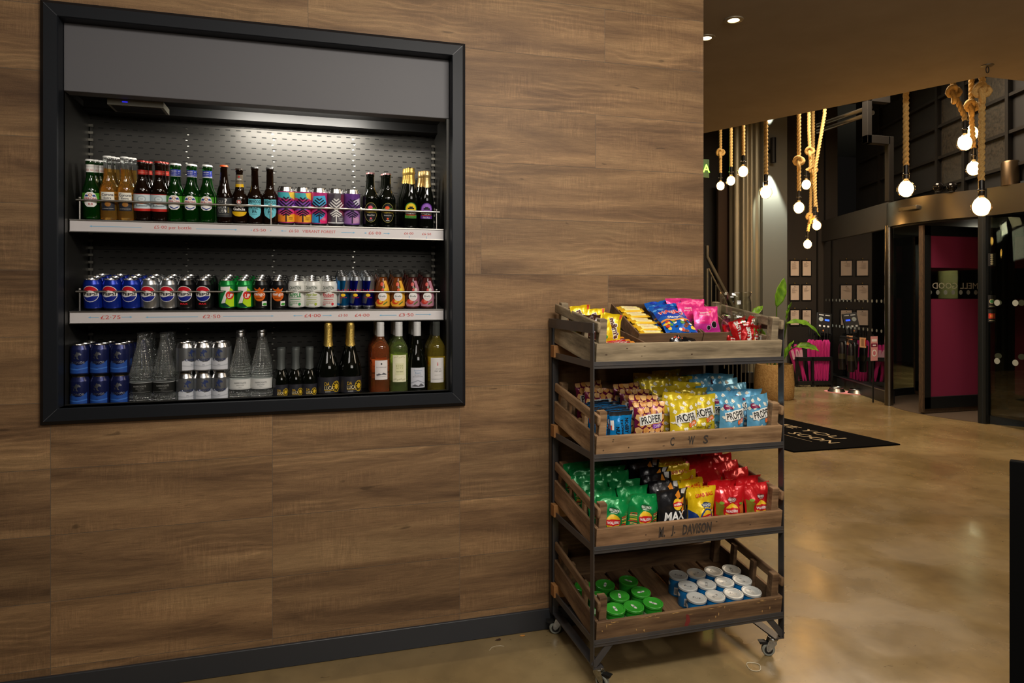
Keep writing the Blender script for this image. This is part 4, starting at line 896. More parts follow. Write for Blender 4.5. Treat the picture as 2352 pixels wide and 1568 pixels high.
# ---------------------------------------------------------------- packets
def bag_mesh(w_, h, t, seed, front_bg, back_m, items, lean=0, crimp=.012, zig=True, rough=1.0, edge=None):
    NU, NV = 14, 18; rn = random.Random(seed); o1 = Vector((seed*3.1, seed*1.7, 0))
    fr = []; bk = []
    tl = rn.uniform(-.02, .02)*rough; topk = rn.uniform(-.6, .45)*rough
    for j in range(NV+1):
        v = j/NV; row = []; rb = []
        g = min(1, min(v-crimp/h, 1-crimp/h-v)/.30); g = max(g, 0)**.55
        for i in range(NU+1):
            u = i/NU*2-1; e = max(0, 1-abs(u)**2.6)**.75
            # lower part fuller than the top
            th = t*.5*g*e*(1.12-.45*v)
            cr = abs(noise.noise(Vector((u*3.1+v, v*3.4-u, 2))+o1)); nz_ = noise.noise(Vector((u*2.2, v*2.6, 0))+o1)*.013*rough*(.25+g*e)+(cr*.016-.004)*rough*(.3+.9*max(0, v-.45))+noise.noise(Vector((u*6, v*7, 5))+o1)*.003*rough
            pinch = 1-.07*g+.03*(1-g)
            x = u*w_/2*pinch; z = h*v-.012*h*g*(1 if v > .5 else -1)*abs(u)**2+.004*rough*noise.noise(Vector((u*1.5, v*2, 9))+o1)*v
            bend = lean*max(0, v-.45)**2+topk*max(0, v-.78)**1.5*.35*(.6+.4*u)+tl*v*u*.5
            row.append(Vector((x, -th+nz_+bend, z))); rb.append(Vector((x, th*.9+nz_*.8+bend+.0006, z)))
        fr.append(row); bk.append(rb)
    V = [p for r in fr for p in r]+[p for r in bk for p in r]; n = (NU+1)*(NV+1)
    FFr = []; FBk = []; FE = []
    for j in range(NV):
        for i in range(NU):
            a = j*(NU+1)+i; q = (a, a+1, a+NU+2, a+NU+1)
            FFr += [(a, a+1, a+NU+2), (a, a+NU+2, a+NU+1)]; FBk.append(tuple(n+k for k in reversed(q)))
    for j in range(NV):
        a = j*(NU+1); FE.append((a, a+NU+1, n+a+NU+1, n+a)); a += NU; FE.append((a+NU+1, a, n+a, n+a+NU+1))
    for i in range(NU):
        FE.append((i+1, i, n+i, n+i+1)); a = NV*(NU+1)+i; FE.append((a, a+1, n+a+1, n+a))
    mb = MB(); mb.add(V, FFr, front_bg); mb.add(V, FBk, back_m); mb.add(V, FE, edge or back_m)
    def f(u, v, l):
        a = (u/w_+.5)*NU; b = v/h*NV; i = min(max(int(a), 0), NU-1); j = min(max(int(b), 0), NV-1); a -= i; b -= j
        p00, p10, p01, p11 = fr[j][i], fr[j][i+1], fr[j+1][i], fr[j+1][i+1]
        if a > b: p = p00+(p10-p00)*a+(p11-p10)*b
        else: p = p00+(p01-p00)*b+(p11-p01)*a
        return p+Vector((0, -.0007-.00005*l, 0))
    gu = [(-.5+i/NU)*w_ for i in range(NU+1)]; gv = [j/NV*h for j in range(NV+1)]
    art(mb, items, f, gu, gv, lim=(-w_/2+.0005, w_/2-.0005, .0008, h-.0008), diag=(w_/NU, h/NV, -w_/2, NV+NU))
    return mb
def bag_proto(name, w_, h, t, seeds, bg, back, items, rough=1.0, lean=0, cat='snack'):
    out = []
    if name == 'crisp_packet': items = sc(items, 1, .97)
    for s in seeds:
        mb = bag_mesh(w_, h, t, s, bg, back, items, lean, rough=rough); out.append((name, mb.build(name, smooth=60, fix=False)))
    return out
BUSED = set()
def put(protos, k, M, label, cat, group):
    nm, o = protos[k % len(protos)]
    if o.name in BUSED: o = o.copy(); COL.objects.link(o)
    BUSED.add(o.name); o.matrix_world = M; tag(o, label, cat, group); return o
def foilm(name, rgb, rough=.26, metal=.25): return mat(name, rgb, rough, metal=metal, spec=.6, coat=.25, bump=((38,38,38), .35, .004))
def pinkx(*a): return C(*a)
# artwork in mm, bags 125 x 170 unless noted
rr = random.Random(8)
def popcorn(w_, h, n=26, seed=1):
    r = random.Random(seed); L_ = []
    pts = []
    for i in range(n):
        for _ in range(20):
            x, y = r.uniform(-w_/2+6, w_/2-6), r.uniform(8, h-8)
            if all((x-a)**2+(y-b)**2 > 420 for a, b in pts): break
        pts.append((x, y)); s = r.uniform(1.1, 1.55)
        L_ += [('p', [(x+s*(6+1.6*math.cos(3*a+i))*math.cos(a), y+s*(5+1.5*math.sin(4*a+i))*math.sin(a)) for a in [2*PI*k/11 for k in range(11)]], C(232,230,214)), ('e', x+1, y-1.5, 1.5, 1, C(150,96,40))]
    return L_
def proper(kind, panel, tag_rgb, tg, flav, extra):
    return extra+[('p', [(-48,88),(-50,122),(44,136),(47,103)], C(226,224,216)), ('t', 'PROPER', -2, 112, 27, C(34,34,34), {'w': 84, 'rot': 7, 'b': .025}), ('p', [(4,76),(3,92),(44,98),(45,82)], C(*tag_rgb)), ('t', tg, 24, 87, 10, C(240,236,226), {'w': 30, 'rot': 8})]+[('t', flav, -4, 60, 8, C(30,34,34) if kind else C(236,230,220), {'w': 78, 'b': .01, 'rot': 3}), ('t', 'POPCORN' if kind else 'LENTIL CHIPS', -4, 49, 5, C(30,34,34) if kind else C(236,230,220), {'w': 40})]
def chips_art(seed):
    r = random.Random(seed); L_ = []
    for gy in range(7):
        for gx in range(5):
            cx, cy = -50+gx*25+(gy % 2)*10+r.uniform(-2, 2), 22+gy*24+r.uniform(-2, 2); a0 = r.uniform(0, 2)
            L_.append(('p', [(cx+15*math.cos(a0+k*2*PI/5)*r.uniform(.8, 1.05), cy+13.5*math.sin(a0+k*2*PI/5)*r.uniform(.8, 1.05)) for k in range(5)], C(214,150,76) if (gx+gy) % 2 else C(228,178,112)))
    return L_
MAROON = foilm('foil_maroon', (116,24,62)); YEL = foilm('foil_yellow', (226,200,44)); SKY = foilm('foil_sky', (104,176,214)); BLU = foilm('foil_blue', (16,128,196))
GRN = foilm('foil_green', (14,140,70), .25, .2); FBK = foilm('foil_black', (26,26,30), .3, .2); GYL = foilm('foil_bright_yellow', (238,200,20), .28); FRD = foilm('foil_red', (206,26,34), .22, .25)
B_CHIP = bag_proto('chip_packet', .125, .172, .055, (1, 2), MAROON, MAROON, proper(0, 0, (130,60,170), 'CHIPS', 'BARBECUE', chips_art(4)))
B_YEL = bag_proto('popcorn_packet', .125, .178, .06, (3, 4, 5), YEL, YEL, proper(1, 0, (226,104,40), 'CORN', 'SWEET & SALTY', popcorn(125, 170, 26, 2)))
NEWB = [('p', [(-54,146),(-50,154),(-30,152),(-14,142),(-8,134),(-26,136),(-44,134)], C(124,24,70)), ('t', 'NEW', -32, 146, 5, W_, {'w': 16, 'b': .02})]
B_SKY = bag_proto('popcorn_packet', .125, .178, .06, (6, 7, 8), SKY, SKY, proper(1, 0, (226,104,40), 'CORN', 'SEA SALTED', popcorn(125, 170, 26, 3)+NEWB))
B_NUT = bag_proto('nut_packet', .095, .14, .03, (9, 10), BLU, BLU, [('r', -60, 124, 60, 142, C(34,34,36)), ('t', 'NOBBY NUTS', 22, 62, 15, K_, {'w': 104, 'rot': -90, 'b': .03}), ('t', "NOBBY'S", 0, 66, 14, K_, {'w': 84, 'rot': -90, 'b': .03}), ('t', 'NUTS', -20, 60, 12, K_, {'w': 50, 'rot': -90, 'b': .03}), ('r', -46, 70, -34, 108, C(226,220,214)), ('r', -46, 70, -42, 90, C(200,60,40))], rough=.6)
def winlunch(cx, cy, ink, pan):
    return [('p', ell(cx, cy-34, 44, 44, 58, 122, 8)+ell(cx, cy-34, 26, 26, 122, 58, 8), C(*pan)), ('t', 'WIN LUNCH', cx, cy, 10, C(*ink), {'w': 38, 'b': .03}), ('r', cx-13, cy-9, cx+13, cy-7.5, C(*ink))]
def walkers(cx, cy, s, ring):
    L_ = [] if ring is None else [('e', cx, cy, 30*s, 30*s, C(*ring))]
    return L_+[('e', cx, cy, 25*s, 25*s, C(236,190,40)), ('p', [(cx-25*s,cy+8*s),(cx,cy+11*s),(cx+25*s,cy+8*s),(cx+25*s,cy-7*s),(cx,cy-11*s),(cx-25*s,cy-7*s)], C(196,30,34)), ('t', 'WALKERS', cx, cy-.5*s, 9*s, W_, {'w': 44*s, 'b': .03})]
def sandwich(x, y, seed):
    r = random.Random(seed); L_ = []
    for i in range(6): L_.append(('p', [(x+r.uniform(-8,0), y+i*8), (x+10, y+i*8+r.uniform(0,5)), (x+24, y+i*8+r.uniform(-2,3)), (x+22, y+i*8+7), (x, y+i*8+6)], C(*((216,160,96), (196,50,40), (226,180,60), (120,160,50), (230,190,130), (190,80,50))[i])))
    return L_
B_GRN = bag_proto('crisp_packet', .130, .158, .055, (11, 12, 13, 14), GRN, GRN, sandwich(34, 50, 1)+sandwich(-58, 50, 2)+walkers(0, 72, 1.2, (20,130,60))+winlunch(2, 116, (226,230,220), (10,84,40)))
B_MAX = bag_proto('crisp_packet', .130, .168, .05, (15, 16, 17), FBK, FBK, [('p', [(10,150),(26,168),(34,140),(22,132)], C(226,140,40)), ('p', [(30,130),(50,138),(44,112)], C(226,140,40)), ('p', [(34,190),(58,190),(52,150),(36,154)], C(214,212,206)), ('p', [(30,92),(44,110),(38,70)], C(226,140,40))]+walkers(16, 114, .85, None)+[('t', 'MAX', 0, 72, 34, W_, {'w': 96, 'b': .03, 'sh': .2})], rough=.8)
B_GYL = bag_proto('crisp_packet', .125, .166, .055, (18, 19, 20), GYL, GYL, [('r', -70, 0, 70, 50, C(20,60,120)), ('p', [(-63,40),(-20,40),(-34,70),(-63,84)], C(20,50,110))]+sandwich(28, 40, 5)+walkers(8, 58, 1.1, (20,60,130))+winlunch(8, 104, W_ and (230,230,226), (24,44,84))+[('t', 'GRAB BAG', 6, 140, 13, C(206,60,20), {'w': 78, 'b': .03, 'rot': 6}), ('t', 'GRAB BAG', 0, 172, 10, C(206,60,20), {'w': 70, 'b': .03})])
B_RED = bag_proto('crisp_packet', .128, .158, .055, (21, 22, 23, 24), FRD, FRD, [('p', [(-60,50),(-30,46),(-24,84),(-60,104)], C(120,110,30)), ('p', [(60,44),(30,40),(26,80),(60,104)], C(190,100,40)), ('e', -42, 100, 8, 6, C(120,160,50)), ('e', 42, 98, 8, 5, C(110,150,50))]+walkers(0, 68, 1.2, (186,20,24))+winlunch(2, 112, (230,226,214), (110,20,24)))
def inC(level, x, y, z=.0, rz=0, rx=0, ry=0):
    return CR[level][1] @ T(x, y, z, rz, rx, ry)
def lx(px, y=TY0+.06): return xat(px, y)-(TX0+.011)
FLOORZ = .0115
rb = random.Random(21)
# each column: (protos, pixel centre of the front bag, count, pitch, description, group, lean back)
def column(level, protos, px, n, y0, pitch, desc, grp, cat, rx=-.16, lift=.0, rz=0, where='', dx=0):
    for i in range(n):
        lb = desc+', '+(('front packet' if n > 1 else 'packet') if i == 0 else ('second', 'third', 'fourth', 'fifth', 'sixth', 'seventh')[i-1]+' packet back')+' '+where
        put(protos, i, inC(level, lx(px)+dx*i+rb.uniform(-.006, .006)*(i > 0), y0+i*pitch, FLOORZ+lift*i, rz+rb.uniform(-.14, .14), rx+rb.uniform(-.08, .08), rb.uniform(-.07, .07)), lb, cat, grp)
# second crate: nuts, chips, popcorn
column(1, B_NUT, 1429, 6, .070, .022, 'bright blue nut packet with black top', 'blue nut packets', 'snack packet', rx=-.12, where='in the second crate')
for i, p_ in enumerate((1402, 1410)): column(1, B_NUT, p_, 4, .10+.02*i, .03, 'bright blue nut packet', 'blue nut packets', 'snack packet', rx=-.1, where='behind the %s of the second crate' % ('left corner post', 'left end post')[i], rz=.1)
column(1, B_CHIP, 1491, 4, .058, .064, 'maroon chips packet, right file', 'maroon chips packets', 'snack packet', where='of second crate', lift=.006)
column(1, B_CHIP, 1424, 2, .262, .064, 'maroon chips packet, left file', 'maroon chips packets', 'snack packet', where='behind the nuts', lift=.010)
column(1, B_YEL, 1569, 5, .052, .066, 'yellow popcorn packet, left file', 'yellow popcorn packets', 'snack packet', where='of second crate', lift=.008, dx=-.006)
column(1, B_YEL, 1626, 5, .098, .066, 'yellow popcorn packet, right file', 'yellow popcorn packets', 'snack packet', where='of second crate', lift=.008, dx=.0)
column(1, B_SKY, 1678, 5, .052, .066, 'sky blue popcorn packet, left file', 'sky blue popcorn packets', 'snack packet', where='of second crate', lift=.006)
column(1, B_SKY, 1744, 5, .058, .066, 'sky blue popcorn packet, right file', 'sky blue popcorn packets', 'snack packet', where='of second crate', lift=.005, dx=-.004)
# third crate: crisps
column(2, B_GRN, 1402, 6, .060, .060, 'glossy green crisp packet, left file', 'green crisp packets', 'crisps', where='of third crate', lift=.004)
column(2, B_GRN, 1474, 6, .060, .060, 'glossy green crisp packet, right file', 'green crisp packets', 'crisps', where='of third crate', lift=.004, dx=-.003)
column(2, B_MAX, 1546, 6, .054, .060, 'black crisp packet with orange triangles', 'black crisp packets', 'crisps', where='of third crate', lift=.006)
column(2, B_GYL, 1610, 6, .060, .060, 'bright yellow crisp packet', 'yellow crisp packets', 'crisps', where='of third crate', lift=.006)
column(2, B_RED, 1674, 6, .056, .060, 'glossy red crisp packet, left file', 'red crisp packets', 'crisps', where='of third crate', lift=.007)
column(2, B_RED, 1741, 6, .056, .060, 'glossy red crisp packet, right file', 'red crisp packets', 'crisps', where='of third crate', lift=.007, dx=-.003)
# bottom crate: small tubs of crisps
def make_tub(nm, bodym, lidm, sticker, H, arts):
    t = thing('crisp_tub', '-', 'tub'); R = .0355
    b = MB(); b.lathe([(R-.001, 0), (R, .002), (R, H-.007)], bodym, 36); f, gu = wrap(R, 36); art(b, arts, f, gu, lim=(-R*1.5, R*1.5, .002, H-.008)); b.build('tub_body', t)
    l = MB(); l.lathe([(R+.0012, H-.009), (R+.0028, H-.008), (R+.0028, H-.001), (R+.0015, H), (R-.002, H), (R-.003, H-.002), (R-.010, H-.002), (R-.0115, H-.0028), (1e-5, H-.0028)], lidm, 36, cap=False)
    art(l, sticker, lambda u, v, k: (u, v, H-.0024+.0001*k), []); l.build('tub_lid', t, smooth=30); return t
LIDG = mat('green_film_lid', (52,150,44), .3, spec=.6); LIDW = mat('frosted_white_lid', (186,188,184), .35, spec=.6)
GT = make_tub('g', mat('tub_green', (40,150,40), .4), LIDG, [('e', 0, 0, 7, 5.5, C(190,196,190)), ('p', [(-16,2),(-8,7),(-4,1),(-7,-5),(-15,-2)], C(214,216,206)), ('p', [(16,-2),(8,-7),(4,-1),(7,5),(15,2)], C(214,216,206)), ('e', 0, 0, 4, 3, C(120,128,120))], .072, [('r', -60, 20, 60, 40, C(180,214,170))])
BT = make_tub('b', mat('tub_blue', (14,124,196), .4), LIDW, [('e', 0, 0, 7, 6, C(150,152,150)), ('p', [(-15,3),(-8,8),(-9,-3),(-14,-4)], C(110,112,112)), ('p', [(15,-3),(8,-8),(9,3),(14,4)], C(110,112,112)), ('e', 0, 0, 3.5, 3, C(200,200,198))], .078, [('r', -12, 8, 8, 40, C(210,214,216))]+[('r', -10+k*2.2, 12, -9+k*2.2, 34, K_) for k in range(7)]+[('e', -40, 46, 9, 8, W_), ('p', [(14,36),(30,40),(26,24),(18,22)], C(226,170,50))])
M3 = CR[3][1]; N3 = (M3.to_3x3() @ Vector((0,0,1))).normalized()
def on_tilt(px, py, hz):
    P0 = M3 @ Vector((0, 0, .0095+hz)); d = ray(px, py); o = Vector((0, 0, EYE)); k = (P0-o).dot(N3)/d.dot(N3); return M3.inverted() @ (o+d*k)
gp = [(1390,1341),(1443.5,1332),(1472,1357.6),(1423,1366.5),(1413,1396),(1456,1391),(1500,1383),(1372,1369),(1342,1345)]
gl = ['the one behind the corner post', 'furthest back', 'right of the middle row', 'middle of the cluster', 'front left', 'front centre', 'front right', 'partly hidden by the corner post', 'furthest left behind the trolley leg']
for (px, py), d in zip(gp, gl):
    q = on_tilt(px, py, .072); place(GT, 'green lidded crisp tub in the bottom crate, '+d, M3 @ T(q.x, q.y, .0097, rb.uniform(0, 6)), 'green crisp tubs')
bp_ = [(1558,1319),(1599,1315),(1639,1310.5),(1680,1306.5),(1580,1344),(1622.7,1340),(1664,1335),(1704.6,1330),(1600,1371),(1642.7,1366.5),(1684.6,1361),(1726,1356)]
for i, (px, py) in enumerate(bp_):
    q = on_tilt(px, py, .078); place(BT, 'blue crisp tub with white lid, %s in the %s row' % (('first', 'second', 'third', 'fourth')[i % 4], ('back', 'middle', 'front')[i//4]), M3 @ T(q.x, q.y, .0097, -.6+rb.uniform(-.2, .2) if i % 4 == 0 else rb.uniform(0, 6)), 'blue crisp tubs')
# ---------------------------------------------------------------- sweets in the top crate
BOXW = crate_wood('tray_wood', (84,64,46), (128,100,74))
def tray(x0, x1, y0, y1, zf, tilt, h, label):
    t = thing('wooden_tray', label, 'tray', group='small wooden trays in the top crate'); M = Matrix.Translation((x0, y0, zf)) @ Matrix.Rotation(tilt, 4, 'X'); t.matrix_world = M
    W, L_ = x1-x0, (y1-y0)
    for nm, bx in (('end_board', (0,W,0,.007,.0065,h)), ('end_board', (0,W,L_-.007,L_,.0065,h)), ('side_board', (0,.007,.0075,L_-.0075,.0065,h)), ('side_board', (W-.007,W,.0075,L_-.0075,.0065,h)), ('tray_base', (0,W,0,L_,0,.006))):
        b = MB(); b.box(*bx, BOXW); b.build(nm, t, bevel=.001)
    return M
A1 = tray(1.012, 1.195, 2.300, 2.560, 1.187, .16, .052, 'low tray with red and white bars, left of the top crate')
A2 = tray(1.200, 1.480, 2.395, 2.675, 1.222, .42, .050, 'steeply tilted tray holding yellow bars and blue sweet bags')
A3 = tray(1.484, 1.640, 2.395, 2.675, 1.222, .42, .050, 'narrow tilted tray holding pink sweet packets')
# yellow bars laid across the tray
def bar_mesh(w_, d_, h_, m, items, seed):
    mb = MB(); n = 12; V = []; rn = random.Random(seed)
    for i in range(n+1):
        u = i/n; x = (u-.5)*w_; e = 0 if i in (0, n) else (.25 if i in (1, n-1) else 1)
        for k in range(10):
            a = 2*PI*k/10; V.append((x, d_/2*math.cos(a)*(.95+.05*e), h_/2+h_/2*math.sin(a)*(.12+.88*e)*(1+.06*rn.uniform(-1,1))))
    F = [(i*10+k, (i+1)*10+k, (i+1)*10+(k+1) % 10, i*10+(k+1) % 10) for i in range(n) for k in range(10)]+[tuple(range(10)), tuple(reversed(range(n*10, n*10+10)))]
    mb.add(V, F, m)
    art(mb, items, lambda u, v, l: (u, v, h_/2+h_/2*math.sqrt(max(0, 1-(v/(d_/2))**2))+.0006+.0002*l), [], [d_/2*math.cos(k*PI/10) for k in range(1, 10)], lim=(-w_/2, w_/2, -d_/2+.001, d_/2-.001))
    return mb
YB = foilm('foil_bar_yellow', (236,186,30), .35)
pb = [('snack_bar', bar_mesh(.105, .031, .017, YB, [('p', [(-34,-11),(-38,0),(-30,11),(30,12),(36,2),(32,-11)], C(236,226,150)), ('t', 'nakd.', 0, 0, 13, W_, {'w': 46, 'b': .05}), ('t', 'nakd.', 0, 0, 12, C(226,176,40), {'w': 44, 'b': .0})], s).build('snack_bar', smooth=50)) for s in (1, 2)]
for i in range(9):
    put(pb, i, A2 @ T(.068+rb.uniform(-.004,.004)+.0, .026+i*.0278, .012+(.014 if i % 2 else .008)+.012, rb.uniform(-.10,.10), rb.uniform(-.1,.1)), 'yellow wrapped bar, %s from the front of the tilted tray' % ('first','second','third','fourth','fifth','sixth','seventh','eighth','ninth')[i], 'snack bar', 'yellow bars')
for i in range(5):
    put(pb, i+1, A2 @ T(.108+rb.uniform(-.004,.004), .05+i*.030, .012, rb.uniform(.9,1.3), 0), 'yellow wrapped bar turned sideways, %s beside the blue bags' % ('first','second','third','fourth','fifth')[i], 'snack bar', 'yellow bars')
def blobs(n, x0, x1, y0, y1, cols, seed, s=8):
    r = random.Random(seed); L_ = []
    for i in range(n):
        x, y = r.uniform(x0, x1), r.uniform(y0, y1); q = r.uniform(.6, 1.2)*s; a0 = r.uniform(0, 3)
        L_.append(('p', [(x+q*math.cos(a0+k*1.05)*(1+.2*math.sin(k*2.1)), y+.75*q*math.sin(a0+k*1.05)) for k in range(6)], C(*cols[i % len(cols)])))
    return L_
HB = bag_proto('sweet_bag', .135, .185, .04, (31, 32), foilm('foil_sweet_blue', (16,96,196), .25), MATS['foil_sweet_blue'], [('p', [(-68,96),(68,90),(68,126),(0,142),(-68,130)], C(20,60,170))]+blobs(12, -60, 60, 142, 178, ((20,50,160),(90,160,220),(20,70,190)), 5, 11)+blobs(22, -58, 58, 8, 62, ((196,60,40),(226,190,60),(236,226,210),(120,60,40),(90,140,60),(60,40,36)), 6, 10)+[('p', [(-68,70),(68,66),(68,58),(-68,60)], C(226,150,60)), ('t', 'HARIBO', 0, 118, 25, C(230,230,236), {'w': 112, 'b': .09}), ('t', 'HARIBO', 0, 118, 23, C(206,24,34), {'w': 106, 'b': .03}), ('t', 'Starmix', 0, 82, 14, W_, {'w': 74, 'b': .03, 'sh': .2})])
put(HB, 0, A2 @ T(.190, .070, .030, -.10, -1.38), 'blue sweet bag lying at the back of the tilted tray', 'sweet bag', 'blue sweet bags')
put(HB, 1, A2 @ T(.188, .004, .052, -.02, -1.42), 'blue sweet bag overlapping it at the front of the tilted tray', 'sweet bag', 'blue sweet bags')
MX = bag_proto('sweet_bag', .12, .10, .028, (33,), foilm('foil_black_gloss', (16,16,20), .2, .3), MATS['foil_black_gloss'], blobs(9, -50, 50, 40, 66, ((206,70,40),(226,120,80)), 9, 5))
put(MX, 0, T(1.392, 2.352, 1.212, .0, -.80), 'black packet with orange lettering under the blue sweet bags', 'sweet bag', 'black sweet bag')
PK = bag_proto('sweet_packet', .118, .112, .026, (34, 35, 36), foilm('foil_pink', (222,40,130), .35), MATS['foil_pink'], [('r', -60, 0, 60, 40, C(176,40,130)), ('t', 'intense', -10, 86, 9, W_, {'w': 38}), ('t', 'berry mix', -10, 74, 9, W_, {'w': 46}), ('p', [(14,88),(22,94),(20,86)], C(226,190,50)), ('e', 30, 36, 13, 14, W_), ('e', 30, 36, 12, 13, K_), ('e', 4, 24, 9, 9.5, W_), ('e', 4, 24, 8.2, 8.7, K_), ('r', -44, 50, -14, 51.5, C(240,160,190))], rough=.5)
put(PK, 0, T(1.520, 2.410, 1.262, .0, -.20), 'pink berry sweet packet, the front one by the glass jar', 'sweet packet', 'pink sweet packets')
put(PK, 1, T(1.488, 2.470, 1.280, .06, -.25), 'pink berry sweet packet, second back', 'sweet packet', 'pink sweet packets')
put(PK, 2, T(1.475, 2.53, 1.296, -.05, -.25), 'pink berry sweet packet furthest back against the tray side', 'sweet packet', 'pink sweet packets')
put(PK, 0, T(1.540, 2.53, 1.29, .1, -.2), 'pink berry sweet packet furthest back beside the other', 'sweet packet', 'pink sweet packets')
MM = bag_proto('sweet_packet', .080, .115, .026, (37, 38), foilm('foil_mm_yellow', (240,206,20), .3), MATS['foil_mm_yellow'], [('t', "m&m's", 6, 60, 30, W_, {'w': 84, 'rot': -72, 'b': .12}), ('t', "m&m's", 6, 60, 26, C(84,44,30), {'w': 80, 'rot': -72, 'b': .05}), ('e', -30, 22, 9, 8, C(60,140,60)), ('e', -34, 36, 7, 6, C(200,60,30)), ('r', 28, 98, 36, 116, C(220,80,60))], rough=.6)
put(MM, 0, T(1.092, 2.395, 1.232, .10, -.12, .14), 'yellow chocolate packet with brown lettering, standing at the front', 'sweet packet', 'yellow chocolate packets')
put(MM, 1, T(1.062, 2.455, 1.250, .05, -.1, -.04), 'yellow chocolate packet standing behind the first', 'sweet packet', 'yellow chocolate packets')
put(MM, 0, T(1.020, 2.50, 1.262, -.1, -.1, -.1), 'yellow chocolate packet furthest back', 'sweet packet', 'yellow chocolate packets')
BP = bag_proto('sweet_packet', .09, .11, .03, (39, 40), foilm('foil_brown', (62,34,28), .3), MATS['foil_brown'], [('r', -40, 60, 40, 62, C(120,70,50))])
for i, (x, y) in enumerate(((.985+.045, 2.565), (1.06, 2.545), (1.03, 2.435))): put(BP, i, T(x, y, 1.255-.012*i, .2, -.15), 'dark brown chocolate packet, %s beside the yellow packets' % ('back', 'right', 'left')[i], 'sweet packet', 'brown chocolate packets')
RB = [('chocolate_bar', bar_mesh(.125, .034, .016, foilm('foil_bar_red', (190,24,34), .25), [('p', [(-56,-2),(50,2),(50,12),(-56,9)], C(236,190,196)), ('p', [(40,-13),(60,-13),(60,13),(46,13)], C(206,130,40)), ('p', [(-26,-9),(-20,-2),(-12,-8),(-4,-2),(4,-8),(12,-3),(20,-8),(30,-3),(30,-6),(20,-11),(12,-6),(4,-11),(-4,-5),(-12,-11),(-20,-5)], W_)], 7).build('chocolate_bar', smooth=50))]
i = 0
for lay in range(2):
    for r_ in range(4):
        put(RB, 0, A1 @ T(.095+rb.uniform(-.006,.006), .032+r_*.040, .0085+lay*.018, rb.uniform(-.08,.08)), 'red and white bar in the low tray, %s layer, %s from the front' % (('lower', 'upper')[lay], ('first', 'second', 'third', 'fourth')[r_]), 'chocolate bar', 'red and white bars'); i += 1
put(RB, 0, T(1.235, 2.330, 1.182, .0, .0, .0), 'red and white bar beside the low tray, lowest at the front', 'chocolate bar', 'red and white bars')
put(RB, 0, T(1.222, 2.340, 1.199, .06, .0, .0), 'red and white bar beside the low tray, on top of another', 'chocolate bar', 'red and white bars')
# glass jars
JG = glass_thin('jar_glass', (248,250,248), 1.0, .02, 1.55)
def jar(x, y, z, R, H, label, rim):
    t = thing('glass_jar', label, 'jar', (x, y, z), 'glass jars in the top crate')
    b = MB(); b.lathe([(1e-5,.004),(R*.8,.003),(R*.93,.0),(R,.010),(R,H*.72),(R*.985,H*.82),(R*.90,H*.90),(R*rim,H*.935),(R*rim,H*.955),(R*(rim+.05),H*.97),(R*(rim+.05),H*.99),(R*rim,H),(R*(rim-.03),H*.99),(R*(rim-.03),H*.94),(R*.87,H*.90),(R*.955,H*.8),(R*.97,H*.7),(R*.97,.014),(R*.9,.008),(1e-5,.008)], JG, 48, cap=False); b.build('jar_glass', t, smooth=60)
    return t
pj = atY(1702, 750, 2.40)
J1 = jar(pj.x, 2.40, 1.181, .079, .155, 'wide glass jar full of red sweet packets priced 1.20', .95)
m = MB(); f, gu = wrap(.0802, 48)
art(m, [('t', '£', -16, 60, 26, W_, {'sh': .2}), ('t', '1.', 16, 58, 26, W_), ('t', '20', 44, 62, 30, W_, {'w': 26, 'sh': .2})], f, gu); o = m.build('price_writing', J1, fix=False)
p2 = atY(1692, 672, 2.545)
jar(p2.x, 2.555, 1.203, .066, .228, 'tall empty glass jar standing behind the jar of red packets', .97)
SK = bag_proto('sweet_packet', .075, .105, .03, (41, 42, 43), foilm('foil_skittle_red', (206,16,26), .25), MATS['foil_skittle_red'], [('t', 'SKITTLES', -6, 56, 20, W_, {'w': 88, 'rot': -90, 'b': .06}), ('p', [(10,30),(34,50),(36,80),(20,66)], C(240,150,30)), ('p', [(12,60),(30,84),(20,98)], C(80,150,60)), ('p', [(16,10),(34,34),(26,8)], C(236,206,40)), ('e', 24, 62, 5, 5, C(120,60,140))])
for i, (dx, dy, dz, rz, ry) in enumerate(((0,-.045,.012,.1,.05), (-.040,-.022,.014,-.5,-.1), (.040,-.020,.012,.6,.1), (-.02,.02,.02,-.2,.2), (.025,.03,.016,.4,-.15), (-.045,.015,.012,-1.2,0), (-.01,-.03,.042,.0,-.35), (.03,.0,.045,.3,.4))):
    k = put(SK, i, T(pj.x+dx, 2.40+dy, 1.181+dz, rz, 0, ry), 'red sweet packet in the jar, %s' % ('front centre', 'front left', 'front right', 'behind the front left', 'behind the front right', 'against the left side', 'pushed up at the left', 'sticking out of the top')[i], 'sweet packet', 'red packets in the jar')
CONT = None

# ================================================================ lobby
def flatbox(name, px0, px1, z0, z1, Y, th, m, kind=None, **k):
    mb = MB(); mb.box(xat(px0, Y), xat(px1, Y), Y, Y+th, z0, z1, m); return mb.build(name, **k)
YB_ = 9.3
LW = mat('lobby_wall_panel', (66,60,54), .55, noise_=((1.5,1.5,.4), (52,48,44), 3, .3, .7))
FXc = lambda Y: 7.3+(Y-7.4)*.38                       # glazed side wall line
mb = MB(); mb.box(-3, 8.4, YB_+.35, YB_+.45, 0, 4.6, mat('far_wall_dark', (26,25,24), .8)); struct(mb.build('wall_back', smooth=0))
mb = MB(); mb.box(xat(1808, YB_), 8.3, YB_, YB_+.34, 0, 4.6, LW)
for px in (1876, 1893): mb.box(xat(px, YB_)-.01, xat(px, YB_)+.01, YB_-.02, YB_, 0, 4.6, mat('panel_cover_strip', (44,42,40), .4, metal=.5))
struct(mb.build('wall_lobby_panel', smooth=0))
